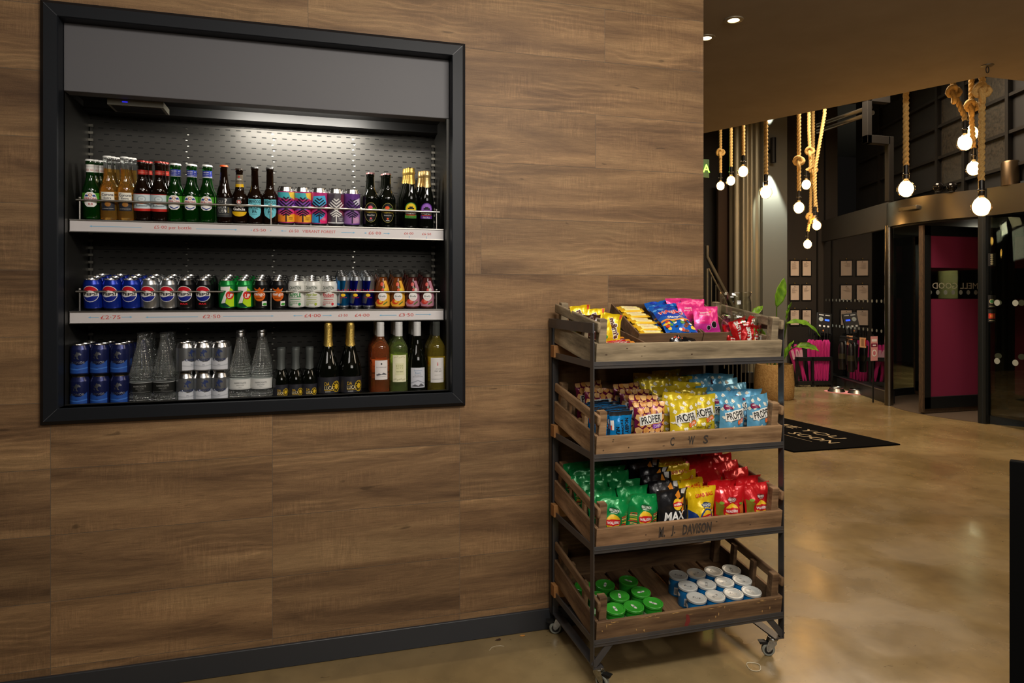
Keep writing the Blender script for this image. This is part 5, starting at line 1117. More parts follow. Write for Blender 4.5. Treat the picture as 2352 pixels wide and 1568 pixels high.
# lit pier with its up and down wall lamp
PIER = mat('pier_grey_plaster', (112,112,104), .85)
YP = 9.05
mb = MB(); mb.box(xat(1752, YP), xat(1808, YP), YP, YP+.58, 0, 4.6, PIER); struct(mb.build('wall_pier', smooth=0))
pl_ = atY(1776, 345, YP-.10); t = thing('wall_lamp', 'black cylindrical wall lamp shining up and down the grey pier', 'wall lamp', (pl_.x, YP, pl_.z))
m1 = MB(); m1.lathe([(.028,-.19),(.042,-.19),(.042,.19),(.028,.19)], BLK, 24, T(0,-.10,0), cap=False); m1.lathe([(1e-5,-.15),(.04,-.15)], BLK, 20, T(0,-.10,0), cap=False); m1.build('lamp_body', t)
m1 = MB(); m1.lathe([(.03,-.03),(.03,.0)], BLK, 20, T(0,-.045,0,0,PI/2)); m1.build('wall_bracket', t)
light('wall_lamp_down', 'SPOT', (pl_.x, YP-.10, pl_.z-.21), 300, (.96,1,.86), (pl_.x, YP-.06, 0), spot_size=1.0, spot_blend=.5, shadow_soft_size=.02)
light('wall_lamp_up', 'SPOT', (pl_.x, YP-.10, pl_.z+.21), 300, (.96,1,.86), (pl_.x, YP-.06, 6), spot_size=.75, spot_blend=.35, shadow_soft_size=.02)
# fluted brass column
YC = 9.15; x0, x1 = xat(1690, YC), xat(1753, YC); cx_ = (x0+x1)/2; Rc = (x1-x0)/2
BRS = mat('fluted_brass', (140,134,114), .4, metal=.5)
mb = MB(); n = 160; V = []
for z in (0, 4.6):
    for k in range(n):
        a = 2*PI*k/n; r = Rc*(1-.13*(.5-.5*math.cos(11*a))); V.append((cx_+r*math.cos(a), YC+.12+r*math.sin(a), z))
mb.add(V, [(k, (k+1) % n, n+(k+1) % n, n+k) for k in range(n)], BRS); struct(mb.build('trim_1', smooth=60))
# dark door pair left of it
YD = 9.4
DBR = mat('bronze_door_leaf', (64,50,40), .4, metal=.3)
for i, (a, b) in enumerate(((1650,1670),(1672,1689))):
    o = flatbox('door_%d' % (i+1), a, b, 0, 3.2, YD, .05, DBR, smooth=0); struct(o)
# staircase with balustrade
STL = mat('handrail_steel', (110,104,88), .4, metal=.6)
st = thing('staircase_railing', 'dim metal stair railing with thin uprights just past the wood wall', 'railing', (xat(1630, 8.4), 8.4, 0))
def stp(mb, nm): o = mb.build(nm); o.parent = st; o.matrix_parent_inverse = Matrix.Translation(-Vector(st.location)); return o
a = atY(1624, 590, 8.4); b = atY(1690, 715, 8.4); c = atY(1760, 848, 8.4)
mb = MB(); mb.tube([Vector((a.x,8.4,a.z+.16)), Vector((a.x,8.4,a.z)), c], .024, STL, 10); stp(mb, 'handrail')
mb = MB(); mb.tube([Vector((a.x+.02,8.4,a.z-.16)), c-Vector((0,0,.16))], .014, STL, 8); stp(mb, 'lower_rail')
for k in range(14):
    f_ = k/14; x = a.x+(c.x-a.x)*f_; zt = a.z+(c.z-a.z)*f_-.16; mb = MB(); mb.tube([(x,8.4,zt),(x,8.4,max(zt-.95,0))], .02 if k == 0 else .008, STL, 6); stp(mb, 'baluster')
for k in range(9):
    x = a.x+(c.x-a.x)*k/9; mb = MB(); zt = max(a.z-1.0-(c.z-a.z)*-k/9, .1); mb.box(x-.1, x+.16, 8.45, 9.35, 0, max(.02, 1.2-.15*k), mat('stair_tread', (40,38,36), .7)); stp(mb, 'stair_tread')
# lit green sign, mostly behind the wood wall
ps = atY(1612, 386, 7.9); sg = thing('exit_sign', 'green lit sign mostly hidden behind the end of the wood wall', 'sign', ps)
mb = MB(); mb.box(-.55, .11, 0, .03, -.12, .12, mat('sign_case', (30,60,20), .5)); mb.build('sign_case', sg, smooth=0)
mb = MB(); art(mb, [('t', 'A', 66, 0, 105, mat('green_neon', (150,255,60), .5, emit=6, ergb=(130,255,60)), {'b': .01})], lambda u, v, l: (u, -.004, v), []); mb.build('sign_letter', sg, smooth=0, fix=False)
light('sign_glow', 'POINT', (ps.x, 7.8, ps.z), .8, (.4,1,.15), shadow_soft_size=.05)
# menus pinned in frames on the panel
PAPER = mat('menu_paper', (240,220,202), .7); FRM = mat('menu_frame', (24,22,22), .4); TXTI = C(120,96,84)
cols = (1832-.5, 1856.5); rows_ = ((616, 'top'), (672, 'middle'), (729, 'bottom'))
for j, (py, rn) in enumerate(rows_):
    for i, px in enumerate((1825.5, 1853)):
        p = atY(px, py, YB_-.012); t = thing('framed_notice', 'white notice in thin dark frame, %s row, %s of the pair' % (rn, ('left', 'right')[i]), 'notice', (p.x, YB_, p.z), 'framed notices on the lobby wall')
        mb = MB(); mb.box(-.095,.095,-.012,-.001,-.135,.135,FRM); mb.build('frame', t, smooth=0)
        mb = MB(); mb.box(-.078,.078,-.014,-.0121,-.118,.118,PAPER); r = random.Random(i+j*7)
        art(mb, [('e', 0, 100, 8, 6, C(60,50,50))]+[('r', -58, 84-k*9, -58+r.uniform(50, 116), 86-k*9, TXTI) for k in range(r.randint(6, 15))]+([('p', [(20,-60),(30,-60),(46,-100),(36,-102)], C(50,40,40))] if j == 2 and i else [])+([('p', [(-70,110),(-10,110),(-46,60)], C(240,226,214))] if j == 1 else []), lambda u, v, l: (u, -.0145-.0002*l, v), [])
        mb.build('paper', t, smooth=0)
        mb = MB(); mb.sphere((0,-.012,.150), .010, mat('brass_clip', (200,170,90), .3, metal=.8), 10, 8); mb.build('pin_lamp', t)
# glazed facade line from the corner to the revolving door
FG = mat('night_glazing', (6,7,8), .03, spec=1.0, ior=2.6)
FRMD = mat('facade_frame', (44,46,46), .35, metal=.5)
ya, yb = 7.12, YB_-.001
def fpt(y, dx=0): return (FXc(y)+dx, y)
mb = MB(); xa, xb = FXc(ya), FXc(yb)
mb.add([(xa,ya,.16),(xb,yb,.16),(xb,yb,2.30),(xa,ya,2.30)], [(0,1,2,3)], FG); struct(mb.build('window_1', smooth=0))
def fbox(mb, y0, y1, z0, z1, d0, d1, m):
    mb.add([(FXc(y0)+d0,y0,z0),(FXc(y0)+d1,y0,z0),(FXc(y1)+d1,y1,z0),(FXc(y1)+d0,y1,z0),(FXc(y0)+d0,y0,z1),(FXc(y0)+d1,y0,z1),(FXc(y1)+d1,y1,z1),(FXc(y1)+d0,y1,z1)], [(0,3,2,1),(4,5,6,7),(0,1,5,4),(1,2,6,5),(2,3,7,6),(3,0,4,7)], m)
mb = MB(); fbox(mb, ya, yb, 0, .16, -.05, .06, FRMD); fbox(mb, ya, yb, 2.28, 2.62, -.04, .06, mat('transom_panel', (60,58,54), .5)); fbox(mb, ya, yb, .155, .165, -.055, -.05, STEEL)
DOTM = C(150,156,150)
struct(mb.build('wall_facade_band', smooth=0))
dm = MB()
for k in range(16):
    y = ya+.12+k*.13
    for zc, rr_ in ((1.33, .022), (.93, .022)):
        P = ell(0, 0, rr_, rr_, n=14); dm.add([(FXc(y+p[0])-.003, y+p[0], zc+p[1]) for p in P], [tuple(range(14))], DOTM)
o = dm.build('glass_marking_dots', smooth=0); tag(o, 'row of round safety dots on the dark glazing left of the revolving door', 'glass marking')
# upper facade: dark frame, textured panes, service pipes
UPF = mat('upper_frame', (30,27,24), .5, metal=.3); UPG = mat('wired_glass', (58,52,44), .35, spec=.6, noise_=((40,40,40), (30,28,24), 3, .35, .65))
def upbox(mb, y0, y1, z0, z1, d0, d1, m): fbox(mb, y0, y1, z0, z1, d0, d1, m)
mb = MB(); fbox(mb, 3.0, yb, 2.62, 4.6, .65, .75, mat('upper_dark', (15,14,13), .7)); fbox(mb, 7.12, yb, 2.6, 2.625, .0, .66, mat('upper_dark')); struct(mb.build('wall_facade_upper', smooth=0))
mb = MB()
for (y0, y1) in ((6.35, 6.85), (5.6, 6.3)): fbox(mb, y0, y1, 2.8, 3.9, .635, .652, UPG)
for y in (5.0, 5.56, 6.32, 6.88, 7.6, 8.4): fbox(mb, y, y+.05, 2.63, 4.3, .58, .65, UPF)
for z in (2.78, 3.15, 3.55, 3.92, 4.25): fbox(mb, 3.2, 9.1, z, z+.035 if z < 4 else z+.16, -.01+.6, .65, UPF)
struct(mb.build('window_2', smooth=0))
pp = thing('service_pipes', 'pair of thin metal pipes running under the dark lobby ceiling', 'pipe', (7.0, 7.5, 3.6))
for k, (pa, pb_) in enumerate((((1878, 288, 9.0), (2000, 246, 7.6)), ((1878, 302, 9.0), (2004, 259, 7.6)))):
    A = atD(*pa); B = atD(*pb_); mb = MB(); mb.tube([A, B], .026, mat('galvanised_pipe', (96,92,84), .3, metal=.9), 12); o = mb.build('pipe'); o.parent = pp; o.matrix_parent_inverse = Matrix.Translation((-7.0,-7.5,-3.6))
A = atD(1998, 240, 7.5); du = thing('duct_bracket', 'dark stepped steel bracket at the end of the pipes', 'bracket', A)
mb = MB(); mb.box(-.03,.03,0,.08,-.42,.12,UPF); mb.box(-.03,.28,0,.08,.04,.12,UPF); mb.box(-.03,.28,0,.08,-.42,-.33,UPF); mb.box(.26,.33,0,.06,-1.05,-.33,UPF); mb.build('bracket_arm', du, smooth=0, bevel=.004)
# ---------------------------------------------------------------- revolving door
DC = Vector((8.23, 6.43)); DR = 1.30
SS = mat('revolving_door_steel', (120,117,110), .3, metal=1); DKS = mat('door_dark_frame', (40,44,46), .4, metal=.5)
RV = thing('revolving_door', 'large revolving door with steel drum and dark magenta door wings', 'revolving door', (DC.x, DC.y, 0))
def rv(mb, nm, par=None, **k): o = mb.build(nm, par or RV, **k); return o
def arcpts(a0, a1, n, r=DR): return [(r*math.cos(math.radians(a0+(a1-a0)*i/n)), r*math.sin(math.radians(a0+(a1-a0)*i/n))) for i in range(n+1)]
def curved(mb, a0, a1, z0, z1, r, th, m, n=24):
    P = arcpts(a0, a1, n, r); Q = arcpts(a0, a1, n, r-th); N_ = n+1
    V = [(x,y,z) for z in (z0,z1) for x,y in P]+[(x,y,z) for z in (z0,z1) for x,y in Q]
    F = []
    for i in range(n): F += [(i,i+1,N_+i+1,N_+i), (2*N_+i+1,2*N_+i,3*N_+i,3*N_+i+1), (i+1,i,2*N_+i,2*N_+i+1), (N_+i,N_+i+1,3*N_+i+1,3*N_+i)]
    F += [(0,N_,3*N_,2*N_), (n,2*N_+n,3*N_+n,N_+n)]
    mb.add(V, F, m)
aL = math.degrees(math.atan2(7.098-DC.y, 6.987-DC.x)); aR = math.degrees(math.atan2(5.80-DC.y, 7.14-DC.x)) % 360
mb = MB(); curved(mb, aL, aR, 2.28, 2.58, DR+.03, .07, SS, 40); rv(mb, 'drum_fascia', smooth=40)
mb = MB(); curved(mb, 60, 300, 2.26, 2.285, DR-.02, DR-.05, BLK, 40); rv(mb, 'drum_soffit')
mb = MB(); curved(mb, 0, 359.9, 0, .004, DR, DR-.02, mat('ribbed_entrance_mat', (74,60,46), .9, bump=((2,160,2), .8, .004)), 48); rv(mb, 'floor_mat')
GLZ = glass_thin('door_glass', (214,216,208), 1.0, .02, 1.6)
for a, nm in ((aL, 'jamb'), (aR, 'jamb')):
    x, y = DR*math.cos(math.radians(a)), DR*math.sin(math.radians(a)); mb = MB()
    mb.lathe([(.05,0),(.05,2.30)], DKS if a == aR else SS, 24, T(x, y, 0)); rv(mb, nm)
mb = MB(); curved(mb, 60, aL, .08, 2.27, DR, .012, GLZ, 20); rv(mb, 'curved_side_glass', smooth=40)
mb = MB(); curved(mb, aR, 300, .08, 2.27, DR, .012, GLZ, 20); rv(mb, 'curved_side_glass', smooth=40)
for a0, a1 in ((60, aL), (aR, 300)):
    mb = MB(); curved(mb, a0, a1, 0, .10, DR+.01, .035, DKS, 20); rv(mb, 'side_sill')
mb = MB()
for a in [112, 119, 126, 133, 140, 147]+[216, 225, 234, 243, 252]:
    for zc in (1.33,)+((.75,) if a > 180 else ()):
        x, y = (DR+.004)*math.cos(math.radians(a)), (DR+.004)*math.sin(math.radians(a)); tv = Vector((-y, x, 0)).normalized()
        mb.add([(x+tv.x*p[0], y+tv.y*p[0], zc+p[1]) for p in ell(0,0,.032,.032,n=16)], [tuple(range(16))], DOTM)
rv(mb, 'safety_dots', smooth=0)
mb = MB(); mb.lathe([(.06,0),(.06,2.28)], DKS, 20); rv(mb, 'centre_column')
MAG = mat('magenta_film', (140,46,80), .55)
for k, ang in enumerate((180, 90, 270, 0)):
    M = Matrix.Rotation(math.radians(ang), 4, 'Z')
    wg = MB(); L0, L1 = .08, DR-.03
    for a, b, c, d in ((L0,L0+.07,.06,2.24), (L1-.10,L1,.06,2.24), (L0,L1,.06,.20), (L0,L1,2.12,2.24)): wg.box(a, b, -.028, .028, c, d, DKS, M)
    wgo = rv(wg, 'door_wing', bevel=.004)
    gl = MB(); gl.box(L0+.07, L1-.10, -.004, .004, .20, 2.12, GLZ if k else glass_thin('wing_glass_clear', (190,190,184), 1.0, .02, 1.5), M); rv(gl, 'wing_glass', wgo, smooth=0)
    mg = MB()
    for c, d in ((.20, 1.365), (1.74, 2.12)): mg.box(L0+.07, L1-.10, -.008, .008, c, d, MAG, M)
    rv(mg, 'magenta_film', wgo, smooth=0)
    if k == 0:
        # lettering is on the far side of the glass, so it reads mirrored from here
        ymat = mat('white_vinyl', (190,186,170), .6)
        lt = MB(); mid = (L0+L1)/2
        art(lt, [('t', 'SMELL GOOD', 70, 1525, 72, ymat, {'w': 770, 'b': .0})], lambda u, v, l: tuple(M @ Vector((mid+u, .0095, v))), []); rv(lt, 'vinyl_lettering', wgo, smooth=0, fix=False)
        dd = MB()
        for q in range(9):
            c0 = L0+.14+q*.118; dd.add([M @ Vector((c0+p[0], .0095, 1.445+p[1])) for p in ell(0,0,.028,.028,n=16)], [tuple(range(16))], DOTM)
        rv(dd, 'safety_dots', wgo, smooth=0)
    br = MB(); br.box(L1-.002, L1+.022, -.03, .03, .02, 2.24, mat('draught_brush', (50,38,26), .9, noise_=((200,200,20), (90,68,44), 2, .3, .7)), M); br.box(L0, L1, -.02, .02, .01, .062, MATS['draught_brush'], M); rv(br, 'brush_seal', wgo, smooth=0)
# sensor, flat fascia and stickers by the right jamb
mb = MB(); a = (aL+aR)/2-6; x, y = (DR+.03)*math.cos(math.radians(a)), (DR+.03)*math.sin(math.radians(a)); mb.box(x-.05, x+.0, y-.13, y+.13, 2.43, 2.48, SS); rv(mb, 'door_sensor', bevel=.006)
jx, jy = DC.x+DR*math.cos(math.radians(aR)), DC.y+DR*math.sin(math.radians(aR))
mb = MB(); mb.box(jx-.03, jx+.03, 3.4, jy-.04, 2.28, 2.58, SS); mb.box(jx-.04, jx+.03, jy-.06, jy-.03, 0, 2.58, DKS); struct(mb.build('wall_facade_side', smooth=0))
mb = MB(); mb.box(jx, jx+.01, 3.4, jy-.06, .1, 2.28, GLZ); struct(mb.build('window_3', smooth=0))
GD = thing('glass_marking_dots', 'pale safety dots on the glass to the right of the revolving door', 'glass marking', (jx, jy, 0))
for k in range(6):
    y = jy-.16-k*.2
    for zc in (1.33, .70): o = MB().add([(0, p[0], p[1]) for p in ell(0,0,.033,.033,n=16)], [tuple(range(16))], DOTM).build('dot', smooth=0); o.parent = GD; o.location = (-.002, y-jy, zc)
for py, c_, nm, lb in ((596, (90,90,80), 'door_sticker', 'strip of small round symbols, topmost sticker on the door jamb'), (692, (60,140,80), 'door_sticker', 'green round sticker in the middle of the door jamb'), (725, (206,60,30), 'door_sticker', 'orange red square sticker, lowest on the door jamb')):
    p = atD(2278, py, 7.45); t = thing(nm, lb, 'sticker', (p.x, p.y, p.z), 'stickers on the door jamb'); Mz = Matrix.Rotation(-.75, 4, 'Z')
    mb = MB(); mb.box(-.035,.035,-.004,0,-.07,.07,BLK, Mz)
    if py == 596: its = [('e', 0, 50-k*24, 13, 11, C(170,160,130)) for k in range(5)]
    elif py == 692: its = [('e', 0, 0, 26, 26, C(170,160,130)), ('e', 0, 0, 18, 18, C(60,140,80)), ('r', -24, -55, 24, -48, C(170,160,130))]
    else: its = [('r', -30, -30, 30, 26, C(206,60,30)), ('e', 0, -2, 16, 16, C(230,130,50)), ('r', -24, -55, 24, -48, C(170,160,130))]
    art(mb, its, lambda u, v, l: tuple(Mz @ Vector((u, -.005-.0003*l, v))), []); mb.build('sticker_face', t, smooth=0)
for px, lb in ((2155, 'left of the two round black spotlights on top of the revolving door'), (2186, 'right of the two round black spotlights on top of the revolving door')):
    p = atD(px, 440, 7.75); p.z = 2.655
    t = thing('round_spotlight', lb, 'spotlight', p, 'round spotlights on the door drum'); mb = MB(); mb.sphere((0,0,-.012), .056, mat('gloss_black', (14,12,11), .1), 20, 14); mb.build('housing', t); mb = MB(); mb.lathe([(.03,-.075),(.03,-.055)], BLK, 14); mb.build('foot', t)
# steel cylinder and shelf thing beyond the drum at the right
p = atD(2320, 405, 6.9); t = thing('steel_canister', 'brown steel cylinder standing above the door fascia', 'canister', (7.14, 5.50, 2.58)); mb = MB(); mb.lathe([(.085,0),(.085,.24),(.075,.26),(1e-5,.262)], mat('bronze_steel', (96,80,60), .35, metal=.9), 28, cap=False); mb.build('canister_body', t)
# things beyond the glass: lit column, bright points
mb = MB(); mb.lathe([(.16,0),(.16,3.4)], mat('street_column', (232,222,180), .7), 28, T(10.9, 9.55, 0)); o = mb.build('street_column'); tag(o, 'pale lit round column outside, seen through the door glass', 'column')
light('street_lamp_light', 'POINT', (10.3, 8.5, 2.2), 160, (1,.93,.70), shadow_soft_size=.1)
for k, (x, y, z) in enumerate(((11.6, 8.4, 2.05), (11.8, 7.7, 1.75))):
    mb = MB(); mb.sphere((0,0,0), .035, mat('street_lamp_glow', (255,250,230), .5, emit=12), 12, 8); o = mb.build('street_lamp'); o.location = (x, y, z); tag(o, ('higher', 'lower')[k]+' bright white lamp outside seen through the revolving door', 'lamp')
# ---------------------------------------------------------------- pendants on rope
ROPE = mat('jute_rope', (214,182,116), .9, noise_=((120,120,120), (182,144,82), 3, .3, .7), bump=((300,300,300), .5, .003))
SOCK = mat('black_lamp_holder', (14,13,12), .35)
BULBG = glass_thin('bulb_glass', (255,246,228), 1.0, .02, 1.35)
FIL = mat('glowing_filament', (255,214,150), .5, emit=34, ergb=(255,196,120))
FILD = mat('dim_filament', (255,214,150), .5, emit=9, ergb=(255,196,120))
def knot(mb, c, R, r, ax=0):
    P = []
    for i in range(40):
        t = 2*PI*i/40; x = math.sin(t)+2*math.sin(2*t); y = math.cos(t)-2*math.cos(2*t); z = -math.sin(3*t)
        P.append(Vector(c)+Vector((x*R*.42, z*R*.55, y*R*.62)))
    mb.tube(P, r, ROPE, 15, closed=True, twist=(.16, 3, 26))
def pendant(px, py, dia, d=None, label='', knots=(), path=None, dim=False, power=13):
    D_ = d or 125*1.568/dia; p = atD(px, py, D_); r = .0625*dia/(125*1.568/D_)
    t = thing('rope_pendant_lamp', label, 'pendant lamp', (p.x, p.y, p.z), 'bulbs hanging on ropes')
    b = MB(); pr = [(1e-5,-r)]+[(r*math.sin(a), -r*math.cos(a)) for a in [PI*k/16 for k in range(1, 14)]]+[(r*.36, r*1.0), (r*.24, r*1.12), (r*.24, r*1.25)]
    b.lathe(pr, BULBG, 28, cap=False); b.build('bulb', t, smooth=60)
    f = MB(); f.sphere((0,0,r*.02), r*(.34 if dim else .82), FILD if dim else FIL, 16, 10, 1.15); f.build('filament_glow', t)
    s = MB(); zt = r*1.2+.105; s.lathe([(r*.26, r*1.12), (.021, r*1.2), (.021, r*1.2+.03), (.024, r*1.2+.032), (.024, r*1.2+.042), (.020, r*1.2+.045), (.020, zt), (.006, zt+.004)], SOCK, 22)
    for q in (0, PI): s.tube([(.021*math.cos(q), .021*math.sin(q), r*1.2+.037), (.032*math.cos(q), .032*math.sin(q), r*1.2+.037)], .004, STEEL, 8)
    s.build('lamp_holder', t)
    rp = MB()
    if path: top = [atD(x, y, dd)-p for x, y, dd in path]
    else: top = []
    pts = [Vector((0,0,zt-.004))]+top
    last = pts[-1]; pts.append(Vector((last.x, last.y, 4.58-p.z)))
    Q = []
    for a, c in zip(pts, pts[1:]):
        n = max(2, int((c-a).length/.006)); Q += [a+(c-a)*k/n for k in range(n)]
    Q.append(pts[-1]); rp.tube(Q, .0225, ROPE, 18, twist=(.30, 3, 26))
    for ky in knots:
        kz = atD(px, ky, D_).z-p.z
        kx = 0; kyy = 0
        for a, c in zip(pts, pts[1:]):
            if min(a.z, c.z) <= kz <= max(a.z, c.z): w_ = (kz-a.z)/(c.z-a.z+1e-9); kx = a.x+(c.x-a.x)*w_; kyy = a.y+(c.y-a.y)*w_
        knot(rp, (kx, kyy, kz), .040, .019)
    # loose fibres
    rn = random.Random(px); fb = []
    for k in range(70):
        q = Q[rn.randrange(len(Q))]; a = rn.uniform(0, 2*PI); L_ = rn.uniform(.008, .022); s_ = Vector((math.cos(a), math.sin(a), 0)); u = Vector((0,0,rn.uniform(-.012,.012)))
        c0 = q+s_*.019; c1 = q+s_*(.019+L_)+u; side = Vector((-s_.y, s_.x, .4))*.0009
        rp.add([c0-side, c0+side, c1], [(0,1,2)], ROPE)
    rp.build('rope', t, smooth=60, fix=False)
    light('bulb_light', 'POINT', p, power, (1, .79, .54), shadow_soft_size=r*.7)
    return t
pendant(1655, 427, 21, label='smallest rope pendant, leftmost beside the wood wall, knotted rope', knots=(352,))
pendant(1679, 415, 22.5, label='rope pendant second from the left, straight rope')
pendant(1707, 394, 26, label='rope pendant third from the left, hanging highest of that trio')
pendant(1759, 442, 29, label='rope pendant alone in front of the lit grey pier')
pendant(1835, 477, 27, label='rope pendant with a knot half way, left of the middle cluster', knots=(372,))
pendant(1852, 424, 23, label='rope pendant highest of the middle cluster, under a double knot', path=[(1862, 385, 8.5), (1858, 300, 8.5)], knots=(350,))
pendant(1872, 508, 23, d=8.4, label='dim clear bulb touching a brighter one in the middle cluster', path=[(1872, 390, 8.4), (1894, 262, 8.4)], dim=True, power=1, knots=())
pendant(1876, 518, 22, d=9.2, label='bright bulb just below the dim one in the middle cluster', path=[(1868, 400, 9.2)], knots=(392,))
pendant(1855, 561, 21, label='rope pendant hanging lowest of the middle cluster', path=[(1861, 500, 9.3), (1866, 340, 9.3)], knots=(500,))
pendant(2081, 434, 38, label='large rope pendant hanging alone over the revolving door')
pendant(2216, 328, 35, label='bulb on the rope that slants from the upper left, right cluster', path=[(2216, 268, 5.6), (2190, 212, 5.6)], knots=(214,))
pendant(2231, 306, 33, label='highest bulb hidden among the ropes of the right cluster', knots=(245,), d=6.2)
pendant(2236, 387, 33, label='middle bulb of the right cluster, partly behind a rope', path=[(2232, 270, 5.9)], knots=(250,))
pendant(2254, 475, 44, d=4.75, label='largest and lowest bulb at the right, on the thickest looking rope', path=[(2256, 225, 4.75)], knots=(212,))
# hook in the soffit by its corner
ph = atZ(2268, 150, ZC); t = thing('ceiling_hook', 'small metal hook plate screwed to the ceiling near its corner', 'hook', (ph.x, ph.y, ZC))
mb = MB(); mb.lathe([(.035,-.004),(.035,0)], SS, 20); mb.build('hook_plate', t)
mb = MB(); mb.tube([Vector((.012*math.cos(a), 0, -.028+.020*math.sin(a))) for a in [2*PI*k/16 for k in range(16)]], .003, BLK, 8, closed=True); mb.build('hook_ring', t)

# ---------------------------------------------------------------- door mat with lettering
MATB = mat('door_mat_black', (12,11,11), 1, spec=.05, bump=((300,300,10), .5, .003))
near_r = Vector((5.315,5.153,0)); dirL = Vector((-1,0.02,0)).normalized(); dirB = Vector((-.107,.994,0)).normalized()
W_m, L_m = 1.17, 1.80
A0, A1_, A2_, A3_ = near_r, near_r+dirB*L_m, near_r+dirB*L_m+dirL*W_m, near_r+dirL*W_m
mb = MB(); up = Vector((0,0,.012)); mb.add([A0,A1_,A2_,A3_,A0+up,A1_+up,A2_+up,A3_+up], [(0,1,2,3),(7,6,5,4),(0,4,5,1),(1,5,6,2),(2,6,7,3),(3,7,4,0)], MATB)
cen = (A0+A2_)/2; vin = C(170,150,116,.8)
art(mb, [('t', 'SEE YOU', 110, 265, 125, vin, {'w': 900}), ('t', 'SOON', 440, 40, 125, vin, {'w': 540}), ('r', -300, -120, 600, -115, vin)], lambda u, v, l: tuple(cen-dirB*u-dirL*v+Vector((0,0,.0125+.0002*l))), [], lift0=1)
tag(mb.build('door_mat', smooth=0), 'black door mat with pale SEE YOU SOON lettering', 'mat')
# ---------------------------------------------------------------- potted plant in a woven basket
pb = atZ(1778, 914, 0); bx_, by_ = pb.x, pb.y
t = thing('potted_plant', 'tall leafy plant in a woven straw basket behind the trolley', 'plant', (bx_, by_, 0))
def weave():
    m = bpy.data.materials.new('woven_straw'); m.use_nodes = True; nt = m.node_tree; N = nt.nodes; L = nt.links; b = N['Principled BSDF']; b.inputs['Roughness'].default_value = .75
    tc = N.new('ShaderNodeTexCoord'); sp = N.new('ShaderNodeSeparateXYZ'); L.new(tc.outputs['Object'], sp.inputs[0])
    at = N.new('ShaderNodeMath'); at.operation = 'ARCTAN2'; L.new(sp.outputs[0], at.inputs[0]); L.new(sp.outputs[1], at.inputs[1])
    cb = N.new('ShaderNodeCombineXYZ'); m1 = N.new('ShaderNodeMath'); m1.operation = 'MULTIPLY'; m1.inputs[1].default_value = .26; L.new(at.outputs[0], m1.inputs[0])
    a_ = N.new('ShaderNodeMath'); a_.operation = 'ADD'; L.new(m1.outputs[0], a_.inputs[0]); L.new(sp.outputs[2], a_.inputs[1])
    s_ = N.new('ShaderNodeMath'); s_.operation = 'SUBTRACT'; L.new(m1.outputs[0], s_.inputs[0]); L.new(sp.outputs[2], s_.inputs[1])
    L.new(a_.outputs[0], cb.inputs[0]); L.new(s_.outputs[0], cb.inputs[1])
    br = N.new('ShaderNodeTexBrick'); L.new(cb.outputs[0], br.inputs['Vector']); br.inputs['Scale'].default_value = 18; br.inputs['Color1'].default_value = lin((206,170,106)); br.inputs['Color2'].default_value = lin((170,130,72)); br.inputs['Mortar'].default_value = lin((110,80,42)); br.inputs['Mortar Size'].default_value = .03
    L.new(br.outputs[0], b.inputs['Base Color']); return m
WV = weave(); mb = MB(); Rb = .255
mb.lathe([(Rb*.93,0),(Rb,.03),(Rb*1.02,.22),(Rb*.98,.40),(Rb*.94,.47),(Rb*.91,.475),(Rb*.93,.40)], WV, 40, cap=False); mb.lathe([(1e-5,.41),(Rb*.93,.42)], mat('potting_soil', (40,30,22), .95), 24, cap=False); mb.build('basket', t)
LEAF = mat('leaf_green', (112,160,40), .4, spec=.5, noise_=((14,14,14), (74,122,30), 3, .35, .65))
LEAFD = mat('leaf_stem_green', (96,130,50), .5)
def leaf(base, tipdir, L_, W_l, droop, seed, tw=0):
    """stalk and blade: returns builders"""
    rn = random.Random(seed); base = Vector(base); d = Vector(tipdir).normalized(); n = 16; C_ = []; p = base.copy(); dd = d.copy()
    for i in range(n+1):
        C_.append(p.copy()); p += dd*(L_/n); dd = (dd+Vector((0,0,-droop/n))).normalized()
    b = MB(); V = []; up = Vector((0,-.2,1))
    for i, c in enumerate(C_):
        u = i/n; w_ = W_l*math.sin(PI*min(1, u*.97+.03))**.8*(1-.25*u); t_ = (C_[min(i+1,n)]-C_[max(i-1,0)]).normalized()
        s = t_.cross(up); s = (s if s.length > .1 else t_.cross(Vector((1,0,0)))).normalized(); s = Matrix.Rotation(tw, 3, t_) @ s; nn = s.cross(t_)
        for k in range(-3, 4):
            q = k/3; V.append(c+s*(q*w_)+nn*(abs(q)**1.3*w_*.28+.006*math.sin(u*22+k)))
    F = [(i*7+k, i*7+k+1, (i+1)*7+k+1, (i+1)*7+k) for i in range(n) for k in range(6)]; b.add(V, F, LEAF); b.tube(C_, [.004*(1-.7*i/n) for i in range(n+1)], LEAFD, 6)
    return b, C_
def plant_leaf(px, py, dd, tdir, L_, W_l, droop, seed, tw=0, root=(0,0)):
    q = atD(px, py, dd)-Vector((bx_, by_, 0)); b, c = leaf(q, tdir, L_, W_l, droop, seed, tw)
    r0 = Vector((root[0], root[1], .42)); mid = (r0+q)/2+Vector((0,0,.12)); P = []
    for i in range(15):
        u = i/14; P.append(r0*(1-u)**2+mid*2*u*(1-u)+q*u*u)
    b.tube(P, .008, LEAFD, 8); o = b.build('leaf', t, smooth=60, fix=False); m_ = o.modifiers.new('thick', 'SOLIDIFY'); m_.thickness = .0012
PD = 9.15
plant_leaf(1784, 704, PD, (.22,-.1,1), .40, .085, .1, 1, 1.0, (.02,0))
plant_leaf(1806, 738, PD-.1, (.12,-.2,1), .27, .075, .25, 2, -.7, (.05,-.03))
plant_leaf(1808, 742, PD-.15, (.9,-.3,.25), .50, .075, 1.5, 3, .3, (.06,-.05))
plant_leaf(1829, 796, PD-.1, (.8,-.4,.2), .30, .07, .9, 4, .5, (.08,0))
